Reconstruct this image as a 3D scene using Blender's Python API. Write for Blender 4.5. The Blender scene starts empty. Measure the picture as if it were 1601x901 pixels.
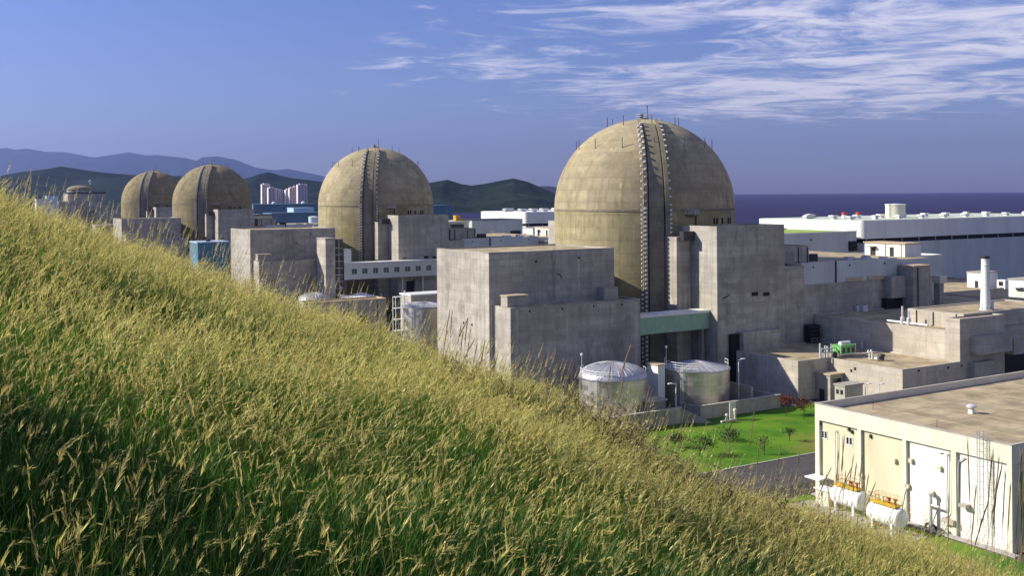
import bpy, bmesh, math, random
import numpy as np
from mathutils import Vector, Matrix, noise as mnoise
R = math.radians
random.seed(7); rng = np.random.default_rng(11)
scene = bpy.context.scene
COL = scene.collection

# ------------------------------------------------------------------ camera
F = 1660.0; HC = 45.0; ROLL = R(0.43)          # focal length in photo pixels, eye height above the yard
cam_d = bpy.data.cameras.new('camera'); cam = bpy.data.objects.new('camera', cam_d); COL.objects.link(cam)
cam_d.sensor_width = 36.0; cam_d.lens = 36.0 * F / 1601.0
cam_d.shift_y = -147.5 / 1601.0
cam_d.clip_start = 0.1; cam_d.clip_end = 80000
cam.matrix_world = Matrix.Translation((0, 0, HC)) @ Matrix.Rotation(R(90), 4, 'X') @ Matrix.Rotation(-ROLL, 4, 'Z')
scene.camera = cam
# ------------------------------------------------------------------ sky and sun
SUN_DIR = Vector((-1.0, 0.05, 0.62)).normalized()
EL = math.asin(SUN_DIR.z)
world = bpy.data.worlds.new('World'); scene.world = world; world.use_nodes = True
def build_world():
    nt = world.node_tree; nt.nodes.clear(); N = nt.nodes.new; L = nt.links.new
    out = N('ShaderNodeOutputWorld'); bg = N('ShaderNodeBackground'); bg.inputs['Strength'].default_value = 0.051
    sky = N('ShaderNodeTexSky'); sky.sky_type = 'NISHITA'; sky.sun_disc = False
    sky.sun_elevation = EL; sky.sun_rotation = math.atan2(SUN_DIR.x, SUN_DIR.y)
    sky.altitude = 50; sky.air_density = 1.15; sky.dust_density = 0.5; sky.ozone_density = 3.0
    tint = N('ShaderNodeMix'); tint.data_type = 'RGBA'; tint.blend_type = 'MULTIPLY'; tint.inputs[0].default_value = 1
    L(sky.outputs[0], tint.inputs[6]); tint.inputs[7].default_value = (0.93, 0.98, 1.64, 1)
    tc = N('ShaderNodeTexCoord'); sep = N('ShaderNodeSeparateXYZ'); L(tc.outputs['Generated'], sep.inputs[0])
    def m(op, a, b=None, c=None):
        n = N('ShaderNodeMath'); n.operation = op
        for i, v in enumerate((a, b, c)):
            if v is None: continue
            if isinstance(v, (int, float)): n.inputs[i].default_value = v
            else: L(v, n.inputs[i])
        return n.outputs[0]
    zc = m('MAXIMUM', sep.outputs[2], 0.005); zz = m('ADD', zc, 0.03)
    px = m('DIVIDE', sep.outputs[0], zz); py = m('DIVIDE', sep.outputs[1], zz)
    comb = N('ShaderNodeCombineXYZ'); L(px, comb.inputs[0]); L(py, comb.inputs[1])
    def nz(scale, stretch, off, detail, rough, dist=0.0):
        mp = N('ShaderNodeMapping'); L(comb.outputs[0], mp.inputs[0])
        mp.inputs['Location'].default_value = off; mp.inputs['Scale'].default_value = stretch
        mp.inputs['Rotation'].default_value = (0, 0, R(-12))
        n = N('ShaderNodeTexNoise'); L(mp.outputs[0], n.inputs['Vector'])
        n.inputs['Scale'].default_value = scale; n.inputs['Detail'].default_value = detail
        n.inputs['Roughness'].default_value = rough; n.inputs['Distortion'].default_value = dist
        return n.outputs[0]
    n1 = nz(1.35, (1.0, 1.15, 1), CL_OFF1, 9, 0.66, 0.9)
    n3 = nz(5.5, (0.6, 1.5, 1), (2.0, 5.0, 0), 4, 0.6, 0.5)
    n2 = nz(0.33, (1, 1, 1), CL_OFF2, 2, 0.5)
    # a bank of cirrus over the sea side, thinning out towards the land
    side = N('ShaderNodeMapRange'); side.interpolation_type = 'SMOOTHSTEP'
    L(px, side.inputs[0]); side.inputs[1].default_value = -2.4; side.inputs[2].default_value = 1.2
    side.inputs[3].default_value = -0.20; side.inputs[4].default_value = 0.075
    far = N('ShaderNodeMapRange'); L(py, far.inputs[0]); far.inputs[1].default_value = 9; far.inputs[2].default_value = 13
    far.inputs[3].default_value = 0.0; far.inputs[4].default_value = -0.4
    d = m('ADD', m('ADD', m('ADD', n1, m('MULTIPLY', m('SUBTRACT', n3, 0.5), 0.20)), m('MULTIPLY', m('SUBTRACT', n2, 0.5), 0.55)), m('ADD', side.outputs[0], far.outputs[0]))
    cl = N('ShaderNodeMapRange'); cl.interpolation_type = 'SMOOTHSTEP'; L(d, cl.inputs[0])
    cl.inputs[1].default_value = 0.465; cl.inputs[2].default_value = 0.76; cl.inputs[3].default_value = 0; cl.inputs[4].default_value = 0.8
    mix = N('ShaderNodeMix'); mix.data_type = 'RGBA'; L(cl.outputs[0], mix.inputs[0])
    L(tint.outputs[2], mix.inputs[6]); mix.inputs[7].default_value = (13.5, 13.0, 14.2, 1)
    L(mix.outputs[2], bg.inputs[0]); L(bg.outputs[0], out.inputs[0])
CL_OFF1 = (3.1, 1.7, 0); CL_OFF2 = (0.4, 2.2, 0)
build_world()
sun_d = bpy.data.lights.new('sun', 'SUN'); sun_d.energy = 5.0; sun_d.angle = R(0.5); sun_d.color = (1.0, 0.93, 0.80)
sun = bpy.data.objects.new('sun', sun_d); COL.objects.link(sun)
sun.rotation_euler = SUN_DIR.to_track_quat('Z', 'Y').to_euler(); sun.location = (-200, 0, 200)
vs = scene.view_settings; vs.view_transform = 'Standard'; vs.look = 'None'; vs.exposure = 0.6; vs.gamma = 1.0; vs.use_curve_mapping = False
scene.render.engine = 'CYCLES'
cy = scene.cycles; cy.max_bounces = 5; cy.diffuse_bounces = 2; cy.glossy_bounces = 2; cy.transmission_bounces = 2; cy.volume_bounces = 0; cy.transparent_max_bounces = 4

# ------------------------------------------------------------------ plant frame and pixel helpers
TH = R(31.3); CA, SA = math.cos(TH), math.sin(TH)     # a: towards the sea, b: along the row of reactors
def W(a, b, z=0.0): return Vector((a*CA - b*SA, a*SA + b*CA, z))
def ray(px, py):
    u, v = px - 800.5, 303.0 - py
    return (u*math.cos(ROLL) + v*math.sin(ROLL))/F, (-u*math.sin(ROLL) + v*math.cos(ROLL))/F
def on_b(px, py, b):
    x, z = ray(px, py); d = b/(-x*SA + CA); return (x*CA + SA)*d, b, HC + z*d
def on_a(px, py, a):
    x, z = ray(px, py); d = a/(x*CA + SA); return a, (-x*SA + CA)*d, HC + z*d
def on_z(px, py, zz):
    x, z = ray(px, py); d = (zz - HC)/z; return (x*CA + SA)*d, (-x*SA + CA)*d, zz
def at_d(px, py, d):
    x, z = ray(px, py); return (x*CA + SA)*d, (-x*SA + CA)*d, HC + z*d

# ------------------------------------------------------------------ materials
MATS = {}
class NT:
    def __init__(s, name):
        s.m = bpy.data.materials.new(name); s.m.use_nodes = True; s.t = s.m.node_tree; s.t.nodes.clear()
        s.out = s.t.nodes.new('ShaderNodeOutputMaterial'); MATS[name] = s.m
        s.tc = s.t.nodes.new('ShaderNodeTexCoord'); s.defvec = None
    def n(s, typ, **kw):
        n = s.t.nodes.new(typ)
        for k, v in kw.items(): setattr(n, k, v)
        return n
    def put(s, sock, v):
        if isinstance(v, bpy.types.NodeSocket): s.t.links.new(v, sock)
        elif v is not None:
            if isinstance(v, tuple) and len(v) == 3 and sock.type == 'RGBA': v = v + (1,)
            sock.default_value = v
    def math(s, op, a, b=None, c=None):
        n = s.n('ShaderNodeMath', operation=op)
        for i, v in enumerate((a, b, c)): s.put(n.inputs[i], v)
        return n.outputs[0]
    def noise(s, scale, detail=4, rough=0.55, stretch=(1, 1, 1), coord='Object', dist=0.0, vec=None):
        mp = s.n('ShaderNodeMapping'); s.put(mp.inputs[0], vec or s.defvec or s.tc.outputs[coord]); mp.inputs['Scale'].default_value = stretch
        n = s.n('ShaderNodeTexNoise'); s.put(n.inputs['Vector'], mp.outputs[0])
        n.inputs['Scale'].default_value = scale; n.inputs['Detail'].default_value = detail
        n.inputs['Roughness'].default_value = rough; n.inputs['Distortion'].default_value = dist
        return n.outputs[0]
    def rng(s, v, a, b, c=0.0, d=1.0, smooth=True):
        n = s.n('ShaderNodeMapRange'); n.interpolation_type = 'SMOOTHSTEP' if smooth else 'LINEAR'
        s.put(n.inputs[0], v)
        for i, q in enumerate((a, b, c, d)): s.put(n.inputs[i+1], q)
        return n.outputs[0]
    def mix(s, f, a, b, mode='MIX'):
        n = s.n('ShaderNodeMix', data_type='RGBA', blend_type=mode)
        s.put(n.inputs[0], f); s.put(n.inputs[6], a); s.put(n.inputs[7], b); return n.outputs[2]
    def xyz(s, coord='Object'):
        n = s.n('ShaderNodeSeparateXYZ'); s.put(n.inputs[0], s.tc.outputs[coord]); return n.outputs
    def bump(s, h, strength=0.3, dist=0.05):
        n = s.n('ShaderNodeBump'); n.inputs['Strength'].default_value = strength; n.inputs['Distance'].default_value = dist
        s.put(n.inputs['Height'], h); return n.outputs[0]
    def bsdf(s, col, rough=0.8, metal=0.0, normal=None, spec=0.3, **kw):
        b = s.n('ShaderNodeBsdfPrincipled'); s.put(b.inputs['Base Color'], col); s.put(b.inputs['Roughness'], rough)
        s.put(b.inputs['Metallic'], metal); s.put(b.inputs['Specular IOR Level'], spec)
        if normal is not None: s.put(b.inputs['Normal'], normal)
        for k, v in kw.items(): s.put(b.inputs[k], v)
        s.t.links.new(b.outputs[0], s.out.inputs[0]); return b

def concrete(name, base, dark, stain=None, lift=2.4, joint=3.0, streak=0.5, round_joint=False):
    k = NT(name); x, y, z = k.xyz()
    oi = k.n('ShaderNodeObjectInfo'); va = k.n('ShaderNodeVectorMath', operation='ADD'); sc = k.n('ShaderNodeVectorMath', operation='SCALE')   # each wall weathers differently
    sc.inputs[0].default_value = (83.0, 57.0, 41.0); k.put(sc.inputs['Scale'], oi.outputs['Random']); k.put(va.inputs[0], k.tc.outputs['Object']); k.put(va.inputs[1], sc.outputs[0]); k.defvec = va.outputs[0]
    big = k.rng(k.noise(0.06, 5, 0.6), 0.35, 0.68)
    strk = k.rng(k.noise(1.0, 4, 0.6, (0.9, 0.9, 0.035)), 0.42, 0.75)       # rain streaks
    band = k.rng(k.noise(1.0, 3, 0.5, (0.02, 0.02, 0.55)), 0.35, 0.7)       # pour lifts
    fine = k.noise(1.6, 6, 0.65)
    col = k.mix(k.math('MULTIPLY', big, 0.75), base, dark)
    col = k.mix(k.math('MULTIPLY', strk, streak*1.4), col, dark)
    col = k.mix(k.math('MULTIPLY', band, 0.42), col, dark)
    if stain:
        st = k.rng(k.noise(0.11, 4, 0.6, (1, 1, 0.45)), 0.46, 0.68)
        col = k.mix(k.math('MULTIPLY', st, 0.55), col, stain)
    lz = k.math('LESS_THAN', k.math('FRACT', k.math('DIVIDE', z, lift)), 0.035)
    if round_joint: vj = 0.0
    else:
        q = k.math('ADD', k.math('DIVIDE', x, joint), k.math('DIVIDE', y, joint*1.0))
        vj = k.math('LESS_THAN', k.math('FRACT', q), 0.03)
    ln = k.math('MAXIMUM', lz, k.math('MULTIPLY', vj, 0.8))
    blot = k.rng(k.noise(0.16, 6, 0.7, (1, 1, 0.6), dist=0.6), 0.50, 0.74)
    col = k.mix(k.math('MULTIPLY', blot, 0.80), col, tuple(q*0.62 for q in dark))
    pale = k.rng(k.noise(1.0, 4, 0.6, (0.55, 0.55, 0.02)), 0.60, 0.74)
    col = k.mix(k.math('MULTIPLY', pale, 0.5), col, tuple(min(1, q*1.25) for q in base))
    col = k.mix(k.math('MULTIPLY', ln, 0.42 if round_joint else 0.32), col, (0.09, 0.085, 0.08))
    rust = k.rng(k.noise(1.0, 4, 0.6, (0.8, 0.8, 0.028)), 0.64, 0.76)
    col = k.mix(k.math('MULTIPLY', rust, 0.30), col, (0.24, 0.165, 0.10))
    wn = k.n('ShaderNodeTexWhiteNoise', noise_dimensions='3D'); cc = k.n('ShaderNodeCombineXYZ')
    if round_joint: k.put(cc.inputs[0], k.math('FLOOR', k.math('MULTIPLY', k.math('ARCTAN2', y, x), 7.6)))
    else:
        k.put(cc.inputs[0], k.math('FLOOR', k.math('DIVIDE', k.math('ADD', x, 0.37), joint))); k.put(cc.inputs[1], k.math('FLOOR', k.math('DIVIDE', k.math('ADD', y, 0.37), joint)))
    k.put(cc.inputs[2], k.math('FLOOR', k.math('DIVIDE', z, lift*0.5))); k.put(wn.inputs[0], cc.outputs[0])
    col = k.mix(k.math('MULTIPLY', wn.outputs[0], 0.32), col, tuple(q*0.6 for q in dark))
    grit = k.rng(k.noise(0.7, 7, 0.75, (1, 1, 0.5)), 0.45, 0.75)
    col = k.mix(k.math('MULTIPLY', grit, 0.55), col, tuple(q*0.55 for q in dark))
    col = k.mix(k.rng(fine, 0.3, 0.75, 0.0, 0.30), col, dark)
    h = k.math('SUBTRACT', fine, k.math('MULTIPLY', ln, 0.4))
    k.bsdf(col, 0.9, normal=k.bump(h, 0.45, 0.06), spec=0.2)
    return k.m
def simple(name, col, rough=0.6, metal=0.0, var=0.18, scale=1.5, spec=0.3, bump=0.1, stretch=(1, 1, 1)):
    k = NT(name); n = k.noise(scale, 5, 0.6, stretch)
    d = tuple(c*(1-var*1.6) for c in col); l = tuple(min(1, c*(1+var*0.6)) for c in col)
    c = k.mix(k.rng(n, 0.25, 0.75), d, l)
    if stretch[2] < 1: c = k.mix(k.rng(k.noise(1.0, 5, 0.65, (1.1, 1.1, 0.05)), 0.5, 0.78, 0, 0.30), c, tuple(q*0.55 for q in col))
    k.bsdf(c, rough, metal, k.bump(k.noise(scale*4, 4), bump, 0.02), spec); return k.m

concrete('dome_concrete', (0.54, 0.465, 0.265), (0.26, 0.225, 0.125), (0.38, 0.315, 0.10), lift=3.05, streak=0.5, round_joint=True)
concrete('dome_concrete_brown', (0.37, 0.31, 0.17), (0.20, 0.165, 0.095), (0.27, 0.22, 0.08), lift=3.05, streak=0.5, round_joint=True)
concrete('dome_cap_concrete', (0.53, 0.455, 0.29), (0.28, 0.235, 0.145), (0.42, 0.345, 0.17), lift=3.05, streak=0.4, round_joint=True)
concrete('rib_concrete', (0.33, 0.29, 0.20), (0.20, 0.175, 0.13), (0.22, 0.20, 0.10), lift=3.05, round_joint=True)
concrete('grey_concrete', (0.575, 0.53, 0.45), (0.30, 0.275, 0.23), None)
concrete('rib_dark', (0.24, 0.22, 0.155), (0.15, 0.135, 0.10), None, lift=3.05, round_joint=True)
concrete('pale_concrete', (0.50, 0.46, 0.39), (0.36, 0.33, 0.28), None, streak=0.35)
concrete('warm_concrete', (0.62, 0.565, 0.47), (0.41, 0.37, 0.30), None, streak=0.4)
simple('roof_tan', (0.42, 0.34, 0.21), 0.95, var=0.28, scale=0.25, bump=0.2)
simple('roof_edge', (0.50, 0.40, 0.26), 0.9, var=0.15)
simple('white_cladding', (0.74, 0.74, 0.69), 0.55, var=0.07, scale=0.12, stretch=(1, 1, 0.2))
simple('grey_cladding', (0.50, 0.54, 0.52), 0.6, var=0.10, scale=0.2, stretch=(1, 1, 0.2))
simple('bridge_panel', (0.55, 0.55, 0.50), 0.6, var=0.08)
simple('green_panel', (0.30, 0.46, 0.31), 0.5, var=0.10, scale=0.5)
simple('pale_roof', (0.52, 0.58, 0.46), 0.8, var=0.12)
simple('green_roof', (0.28, 0.42, 0.07), 0.8, var=0.12)
simple('cream_paint', (0.68, 0.64, 0.50), 0.7, var=0.07, scale=0.3, stretch=(1, 1, 0.25))
simple('cream_panel', (0.62, 0.57, 0.39), 0.7, var=0.09, scale=0.35, stretch=(1, 1, 0.25))
simple('white_panel', (0.80, 0.78, 0.68), 0.65, var=0.06, scale=0.35, stretch=(1, 1, 0.25))
simple('white_paint', (0.80, 0.80, 0.76), 0.4, var=0.05)
simple('tank_white', (0.78, 0.80, 0.76), 0.35, var=0.05, spec=0.5)
simple('dark_metal', (0.05, 0.05, 0.055), 0.5, 0.4, var=0.2)
simple('black_opening', (0.012, 0.012, 0.014), 0.7, var=0.2)
simple('steel', (0.45, 0.45, 0.46), 0.4, 0.8, var=0.12)
simple('tank_roof', (0.44, 0.44, 0.47), 0.5, 0.5, var=0.12)
simple('galvanised', (0.62, 0.62, 0.62), 0.5, 0.3, var=0.1)
simple('yellow_paint', (0.55, 0.34, 0.03), 0.5, var=0.2, scale=4)
simple('green_machine_paint', (0.16, 0.46, 0.13), 0.4, var=0.15)
simple('blue_cladding', (0.10, 0.18, 0.26), 0.5, var=0.12, scale=0.1, stretch=(1, 1, 0.2))
simple('pale_blue', (0.45, 0.60, 0.72), 0.5, var=0.1)
simple('teal_cladding', (0.09, 0.22, 0.30), 0.5, var=0.12, scale=0.15, stretch=(1, 1, 0.2))
simple('apartment_wall', (0.78, 0.70, 0.66), 0.7, var=0.06, scale=0.1)
simple('apartment_pink', (0.60, 0.48, 0.46), 0.7, var=0.06, scale=0.1)
simple('tile_pink', (0.70, 0.60, 0.57), 0.7, var=0.1)
simple('glass_green', (0.02, 0.07, 0.055), 0.08, 0.0, var=0.2, spec=0.6, bump=0.0)
simple('glass_dark', (0.02, 0.025, 0.03), 0.08, 0.0, var=0.2, spec=0.6, bump=0.0)
simple('bark', (0.10, 0.07, 0.045), 0.9, var=0.3, scale=6)
simple('red_paint', (0.45, 0.07, 0.04), 0.5)
simple('asphalt', (0.075, 0.07, 0.07), 0.9, var=0.2, scale=0.6, bump=0.3)
simple('kerb_stone', (0.42, 0.40, 0.36), 0.9, var=0.15)
simple('anchor_paint', (0.84, 0.83, 0.78), 0.6, var=0.2, scale=0.6)
simple('paint_line', (0.62, 0.60, 0.55), 0.8, var=0.15)

def tank_mat():
    k = NT('tank_cladding'); x, y, z = k.xyz()
    ang = k.math('ARCTAN2', y, x)
    hz = k.math('LESS_THAN', k.math('FRACT', k.math('DIVIDE', z, 0.92)), 0.05)
    row = k.math('FLOOR', k.math('DIVIDE', z, 0.92))
    va = k.math('FRACT', k.math('ADD', k.math('MULTIPLY', ang, 24/(2*math.pi)), k.math('MULTIPLY', row, 0.5)))
    vl = k.math('LESS_THAN', va, 0.04)
    ln = k.math('MAXIMUM', hz, vl)
    cell = k.n('ShaderNodeTexWhiteNoise', noise_dimensions='2D')
    cc = k.n('ShaderNodeCombineXYZ'); k.put(cc.inputs[0], row)
    k.put(cc.inputs[1], k.math('FLOOR', k.math('ADD', k.math('MULTIPLY', ang, 24/(2*math.pi)), k.math('MULTIPLY', row, 0.5))))
    k.put(cell.inputs[0], cc.outputs[0])
    n = k.noise(0.8, 4)
    col = k.mix(cell.outputs[0], (0.54, 0.52, 0.47), (0.64, 0.62, 0.56))
    col = k.mix(k.rng(n, 0.4, 0.7, 0, 0.4), col, (0.42, 0.39, 0.30))
    col = k.mix(k.math('MULTIPLY', ln, 0.5), col, (0.2, 0.19, 0.17))
    hgt = k.math('ADD', k.math('MULTIPLY', cell.outputs[0], 0.25), k.math('SUBTRACT', k.noise(0.35, 2), ln))
    k.bsdf(col, k.rng(cell.outputs[0], 0, 1, 0.32, 0.46), 0.9, k.bump(hgt, 0.15, 0.05))
tank_mat()
def lawn_mat():
    k = NT('lawn_grass'); n = k.noise(0.11, 5, 0.6); f = k.noise(3, 5, 0.7)
    col = k.mix(k.rng(n, 0.35, 0.65), (0.05, 0.155, 0.012), (0.13, 0.25, 0.018))
    col = k.mix(k.rng(k.noise(0.05, 3), 0.52, 0.68, 0, 0.75), col, (0.25, 0.21, 0.06))
    col = k.mix(k.rng(f, 0.35, 0.75, 0, 0.45), col, (0.025, 0.09, 0.008))
    k.bsdf(col, 0.95, normal=k.bump(f, 0.6, 0.1), spec=0.1)
lawn_mat()
def yard_mat():
    k = NT('yard_ground'); n = k.noise(0.02, 6, 0.6); f = k.noise(0.6, 5, 0.6)
    far = k.rng(k.noise(0.004, 4, 0.6), 0.45, 0.55)
    col = k.mix(k.rng(n, 0.35, 0.65), (0.055, 0.05, 0.045), (0.11, 0.10, 0.085))
    col = k.mix(k.rng(f, 0.3, 0.8, 0, 0.4), col, (0.04, 0.037, 0.034))
    col = k.mix(k.math('MULTIPLY', far, 0.25), col, (0.05, 0.07, 0.025))
    k.bsdf(col, 0.95, normal=k.bump(f, 0.4, 0.05), spec=0.15)
yard_mat()
def soil_mat():
    k = NT('hillside_soil'); n = k.noise(0.5, 5, 0.6)
    col = k.mix(k.rng(n, 0.35, 0.65), (0.03, 0.045, 0.012), (0.07, 0.075, 0.022))
    k.bsdf(col, 1.0, normal=k.bump(k.noise(3, 5), 0.8, 0.1), spec=0.05)
soil_mat()
def mountain_mat(name, c1, c2):
    k = NT(name); n = k.noise(0.004, 8, 0.65); f = k.noise(0.02, 6, 0.7)
    col = k.mix(k.rng(n, 0.38, 0.62), c1, c2); col = k.mix(k.rng(f, 0.4, 0.7, 0, 0.5), col, tuple(q*0.5 for q in c1))
    k.bsdf(col, 1.0, normal=k.bump(f, 0.8, 12.0), spec=0.0)
mountain_mat('near_forest', (0.012, 0.022, 0.016), (0.028, 0.042, 0.024))
mountain_mat('far_forest', (0.018, 0.028, 0.024), (0.03, 0.042, 0.032))
def sea_mat():
    k = NT('sea_water'); n = k.noise(0.02, 6, 0.7, (1, 2.5, 1)); f = k.noise(0.15, 5, 0.7, (1, 2, 1))
    col = k.mix(k.rng(n, 0.35, 0.7), (0.012, 0.008, 0.045), (0.020, 0.014, 0.060))
    k.bsdf(col, 0.55, normal=k.bump(f, 1.0, 1.5), spec=0.12)
sea_mat()
def leaf_mat(name, c_lo, c_hi, trans=0.35, ramp_z=None, rand=0.35):
    k = NT(name)
    oi = k.n('ShaderNodeObjectInfo')
    col = k.mix(oi.outputs['Random'], c_lo, c_hi)
    at = k.n('ShaderNodeAttribute', attribute_name='tone')
    col = k.mix(k.math('MULTIPLY', at.outputs['Fac'], 0.8), col, ramp_z if ramp_z else c_hi)
    d = k.n('ShaderNodeBsdfDiffuse'); k.put(d.inputs[0], col)
    t = k.n('ShaderNodeBsdfTranslucent'); k.put(t.inputs[0], col)
    g = k.n('ShaderNodeBsdfGlossy'); g.inputs['Roughness'].default_value = 0.45; k.put(g.inputs[0], (0.9, 0.9, 0.8, 1))
    ms = k.n('ShaderNodeMixShader'); ms.inputs[0].default_value = trans
    k.t.links.new(d.outputs[0], ms.inputs[1]); k.t.links.new(t.outputs[0], ms.inputs[2])
    m2 = k.n('ShaderNodeMixShader'); m2.inputs[0].default_value = 0.035
    k.t.links.new(ms.outputs[0], m2.inputs[1]); k.t.links.new(g.outputs[0], m2.inputs[2])
    k.t.links.new(m2.outputs[0], k.out.inputs[0])
leaf_mat('grass_blade', (0.030, 0.125, 0.012), (0.095, 0.26, 0.024), 0.5, (0.19, 0.32, 0.035))
leaf_mat('grass_blade_shade_tint', (0.012, 0.055, 0.010), (0.035, 0.115, 0.016), 0.35, (0.07, 0.16, 0.02))  # darker blades: the shade of the lower-left slope put into their colour
leaf_mat('grass_stem', (0.16, 0.19, 0.045), (0.28, 0.26, 0.08), 0.4)
leaf_mat('seed_head', (0.44, 0.32, 0.10), (0.84, 0.73, 0.28), 0.45, (0.66, 0.62, 0.17))
leaf_mat('reed_brown', (0.26, 0.19, 0.09), (0.42, 0.33, 0.17), 0.25)
leaf_mat('shrub_leaf', (0.030, 0.050, 0.016), (0.06, 0.085, 0.025), 0.3)
leaf_mat('red_leaf', (0.10, 0.025, 0.018), (0.16, 0.045, 0.025), 0.3)
leaf_mat('weed_leaf', (0.10, 0.075, 0.035), (0.19, 0.15, 0.06), 0.3)

# ------------------------------------------------------------------ mesh builder
class MB:
    def __init__(s): s.v = []; s.f = []
    def add(s, vs, fs):
        o = len(s.v); s.v += [tuple(p) for p in vs]; s.f += [tuple(i + o for i in f) for f in fs]; return s
    def box(s, a0, a1, b0, b1, z0, z1):
        a0, a1 = min(a0, a1), max(a0, a1); b0, b1 = min(b0, b1), max(b0, b1); z0, z1 = min(z0, z1), max(z0, z1)
        v = [(a0,b0,z0),(a1,b0,z0),(a1,b1,z0),(a0,b1,z0),(a0,b0,z1),(a1,b0,z1),(a1,b1,z1),(a0,b1,z1)]
        return s.add(v, [(3,2,1,0),(4,5,6,7),(0,1,5,4),(1,2,6,5),(2,3,7,6),(3,0,4,7)])
    def prism(s, poly, z0, z1):
        n = len(poly); v = [(p[0],p[1],z0) for p in poly] + [(p[0],p[1],z1) for p in poly]
        return s.add(v, [tuple(range(n-1,-1,-1)), tuple(range(n,2*n))] + [(i,(i+1)%n,n+(i+1)%n,n+i) for i in range(n)])
    def lathe(s, a, b, prof, n=32, cap=True):
        v = []; f = []; m = len(prof)
        for (r, z) in prof:
            for i in range(n):
                t = 2*math.pi*i/n; v.append((a + r*math.cos(t), b + r*math.sin(t), z))
        for j in range(m-1):
            for i in range(n):
                k = (i+1) % n; f.append((j*n+i, j*n+k, (j+1)*n+k, (j+1)*n+i))
        if cap:
            f.append(tuple(range(n-1,-1,-1))); f.append(tuple((m-1)*n+i for i in range(n)))
        return s.add(v, f)
    def tube(s, pts, r, n=6, r1=None):
        pts = [Vector(p) for p in pts]; rr = [r + ((r1 if r1 is not None else r)-r)*i/(max(1,len(pts)-1)) for i in range(len(pts))]
        v = []; f = []
        for i, p in enumerate(pts):
            d = (pts[min(i+1,len(pts)-1)] - pts[max(i-1,0)]).normalized()
            up = Vector((0,0,1)) if abs(d.z) < 0.9 else Vector((1,0,0))
            e1 = d.cross(up).normalized(); e2 = d.cross(e1)
            for j in range(n):
                t = 2*math.pi*j/n; v.append(p + (e1*math.cos(t) + e2*math.sin(t))*rr[i])
        for i in range(len(pts)-1):
            for j in range(n):
                k = (j+1) % n; f.append((i*n+j, i*n+k, (i+1)*n+k, (i+1)*n+j))
        f.append(tuple(range(n-1,-1,-1))); f.append(tuple((len(pts)-1)*n+j for j in range(n)))
        return s.add(v, f)
    def rail(s, pts, h=1.1, r=0.035, step=1.5, mids=1, closed=False):
        pts = [Vector(p) for p in pts]
        if closed: pts.append(pts[0])
        for i in range(len(pts)-1):
            p, q = pts[i], pts[i+1]; L = (q-p).length; k = max(1, int(L/step))
            for j in range(k + (1 if i == len(pts)-2 else 0)):
                c = p.lerp(q, j/k); s.tube([c, c+Vector((0,0,h))], r, 4)
            for m_ in range(mids+1):
                zz = Vector((0,0,h*(m_+1)/(mids+1))); s.tube([p+zz, q+zz], r, 4)
        return s
    def ladder(s, base, top, da, db, w=0.5, step=0.35, r=0.035):
        p = Vector(base); q = Vector(top); o = Vector((da,db,0))*w/2
        s.tube([p-o,q-o], r, 4); s.tube([p+o,q+o], r, 4)
        k = int((q-p).length/step)
        for i in range(1,k): c = p.lerp(q, i/k); s.tube([c-o,c+o], r*0.7, 4)
        return s
    def wall(s, axis, c, t, u0, u1, z0, z1, holes):
        """wall slab normal to axis, front face at c, thickness t, with real openings (u0,u1,z0,z1)"""
        us = sorted({u0,u1,*[h[0] for h in holes],*[h[1] for h in holes]}); zs = sorted({z0,z1,*[h[2] for h in holes],*[h[3] for h in holes]})
        for i in range(len(us)-1):
            run = None
            for j in range(len(zs)-1):
                um = (us[i]+us[i+1])/2; zm = (zs[j]+zs[j+1])/2
                hole = any(h[0]<um<h[1] and h[2]<zm<h[3] for h in holes)
                if not hole: run = (run[0], zs[j+1]) if run else (zs[j], zs[j+1])
                if (hole or j == len(zs)-2) and run:
                    if axis == 'a': s.box(c, c+t, us[i], us[i+1], run[0], run[1])
                    else: s.box(us[i], us[i+1], c, c+t, run[0], run[1])
                    run = None
        return s
    def build(s, name, mat, root=None, smooth=None, kind=None, origin=None):
        o = Vector(origin) if origin is not None else (Vector(root['abz']) if root is not None and 'abz' in root else Vector((0,0,0)))
        me = bpy.data.meshes.new(name); me.from_pydata([tuple(Vector(p)-o) for p in s.v], [], s.f); me.update()
        if smooth:
            me.polygons.foreach_set('use_smooth', [True]*len(me.polygons)); me.set_sharp_from_angle(angle=R(smooth))
        ob = bpy.data.objects.new(name, me); me.materials.append(MATS[mat] if isinstance(mat, str) else mat)
        COL.objects.link(ob)
        if root is not None:
            ob.parent = root
            if 'abz' in root: ob['abz'] = tuple(o)
        if kind: ob['kind'] = kind
        return ob
def tag(o, label, cat, group=None):
    o['label'] = label; o['category'] = cat
    if group: o['group'] = group
    return o
def thing(name, label, cat, a, b, z=0.0, group=None):
    o = bpy.data.objects.new(name, None); COL.objects.link(o); o.empty_display_size = 0.5
    o.location = W(a, b, z); o.rotation_euler = (0, 0, TH); o['abz'] = (a, b, z)
    return tag(o, label, cat, group)
def one(name, mb, mat, label, cat, a, b, z=0.0, group=None, smooth=None):
    o = mb.build(name, mat, None, smooth, origin=(a, b, z)); o.location = W(a, b, z); o.rotation_euler = (0, 0, TH)
    return tag(o, label, cat, group)
def children(o): return [c for c in bpy.data.objects if c.parent == o]
def copy_tree(o, parent=None):
    c = o.copy(); COL.objects.link(c); c.parent = parent
    for ch in children(o): copy_tree(ch, c)
    return c
def struct(name, mb, mat, smooth=None, plant=True):
    o = mb.build(name, mat, None, smooth); o['kind'] = 'structure'
    if plant: o.rotation_euler = (0, 0, TH)
    return o
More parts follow.
